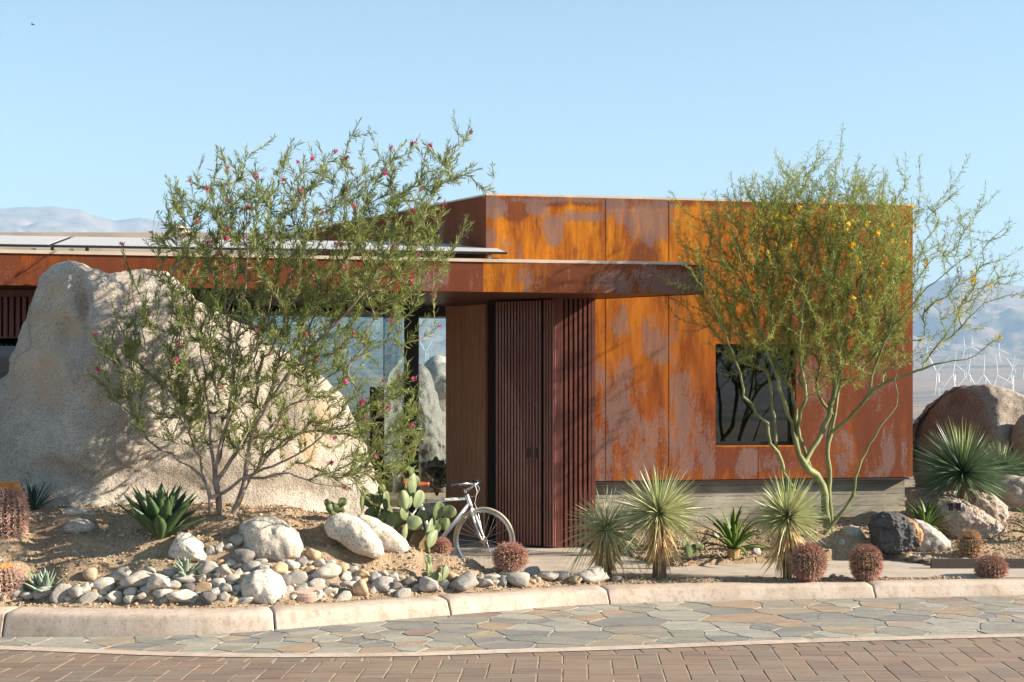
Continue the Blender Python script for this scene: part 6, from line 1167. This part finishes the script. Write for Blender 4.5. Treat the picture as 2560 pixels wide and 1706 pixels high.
mb = MB(); mb.tube([bb+Vector((0, -.045, 0)), bb+Vector((0, -.050, 0))], .085, 24); mk('chainring', mb.get(), M['chrome'], bk)
for sg in (-1, 1):
    mb = MB(); mb.tube([bb+Vector((0, .06*sg, 0)), bb+Vector((.03*sg, .065*sg, .16*sg))], .009, 6); mk('crank', mb.get(), M['chrome'], bk); mk('pedal', MB().box(bb+Vector((.03*sg, .11*sg, .165*sg)), .08, .07, .018).get(), M['rubber'], bk)
mb = MB(); mb.tube([bb+Vector((0, -.047, .084)), rh+Vector((0, -.047, .035))], .004, 4); mb.tube([bb+Vector((0, -.047, -.084)), rh+Vector((0, -.047, -.035))], .004, 4); mk('chain', mb.get(), M['rubber'], bk)
# ------------------------------------------------------------------ wind turbines on the valley floor
M['turbine'] = flat('turbine_white', (.80, .80, .80), .5); M['nacelle'] = flat('nacelle_grey', (.42, .47, .50), .5)
def tz(px, D):
    return terr(XP(px, D), D)
TL = ['leftmost wind turbine, its blades in a Y shape', 'second wind turbine from the left beyond the brown boulder', 'tall wind turbine behind the left end of the brown boulder top', 'wind turbine with blades in an upright Y behind the middle of the brown boulder', 'wind turbine with one blade straight up, fifth from the left', 'rightmost large wind turbine behind the brown boulder']
TB = [(2343, 931, 2876, [118, 52, 265], TL[0], 58), (2384, 934, 2876, [82, 235, 275], TL[1], 55), (2422, 934, 2876, [84, 230, 300], TL[2], 55), (2460, 937, 2876, [88, 232, 305], TL[3], 55), (2495, 939, 2876, [95, 250, 330], TL[4], 52), (2529, 937, 2876, [80, 232, 275], TL[5], 52),
    (2430.6, 868, 4700, [90, 330, 200], 'distant small wind turbine standing highest behind the front row', 34), (2498, 874, 4700, [275, 335, 90], 'distant small wind turbine with a drooping right blade', 34), (2413, 873, 4700, [255, 95, 20], 'distant small wind turbine left of the highest distant one', 32), (2320, 864, 4700, [335, 270, 200], 'distant faint wind turbine between the steel wall and the branches', 32), (2534.5, 922, 3600, [62, 125, 240], 'wind turbine overlapping the rightmost large one', 34), (2412, 930, 3600, [60, 140, 270], 'small wind turbine between the second and third large ones', 30), (2558, 951, 3600, [85, 190, 300], 'wind turbine cut by the right photo edge', 30),
    (2350, 985, 1750, [60, 130, 270], 'tiny wind turbine low beside the tower of the leftmost one', 14), (1066, 880, 4700, [60, 120, 270], 'tiny wind turbine seen through the lobby window', 34)]
for px, py, D, angs, lab, bl in TB:
    c = P(px, py, D); k = D/F; bl = bl*k; zb = tz(px, D); e = empty('wind_turbine', (c.x+4*k, c.y, zb), lab, 'wind turbine', 'wind turbines in the valley'); tw = bl/55
    mb = MB(); mb.tube([(c.x+4*k, c.y, zb-3), (c.x+4*k, c.y, c.z)], [2.1*tw, 1.2*tw], 10); mk('tower', mb.get(), M['turbine'], e, smooth=True)
    mb = MB(); mb.box((c.x+5.5*k*tw, c.y, c.z), 15*k*tw, 2.6*tw*k, 2.6*k*tw); mk('nacelle', mb.get(), M['nacelle'], e)
    for a in angs:
        a = R(a); mb = MB(); d = Vector((math.cos(a), -.05, math.sin(a))); h = Vector((c.x-2*k*tw, c.y-2*tw, c.z)); mb.tube([h, h+d*bl*.25, h+d*bl*.7, h+d*bl], [1.1*tw*k, 1.7*tw*k, 1.1*tw*k, .3*tw*k], 6); mk('blade', mb.get(), M['turbine'], e)
# far bird in the sky
p = P(82, 62, 60); mb = MB(); mb.tube([p+Vector((-.09, 0, 0)), p+Vector((-.02, 0, .005)), p+Vector((.05, 0, 0)), p+Vector((.09, 0, .01))], [.004, .022, .02, .006], 8)
mb.add([p+Vector((-.02, 0, .01)), p+Vector((.03, 0, .01)), p+Vector((.0, -.16, .05)), p+Vector((-.03, -.15, .05))], [(0, 1, 2, 3)]); mb.add([p+Vector((-.02, 0, .01)), p+Vector((.03, 0, .01)), p+Vector((.0, .16, .05)), p+Vector((-.03, .15, .05))], [(3, 2, 1, 0)])
o = mk('bird', mb.get(), M['black'], loc=p); tag(o, 'tiny dark bird flying high at the upper left of the sky', 'bird')
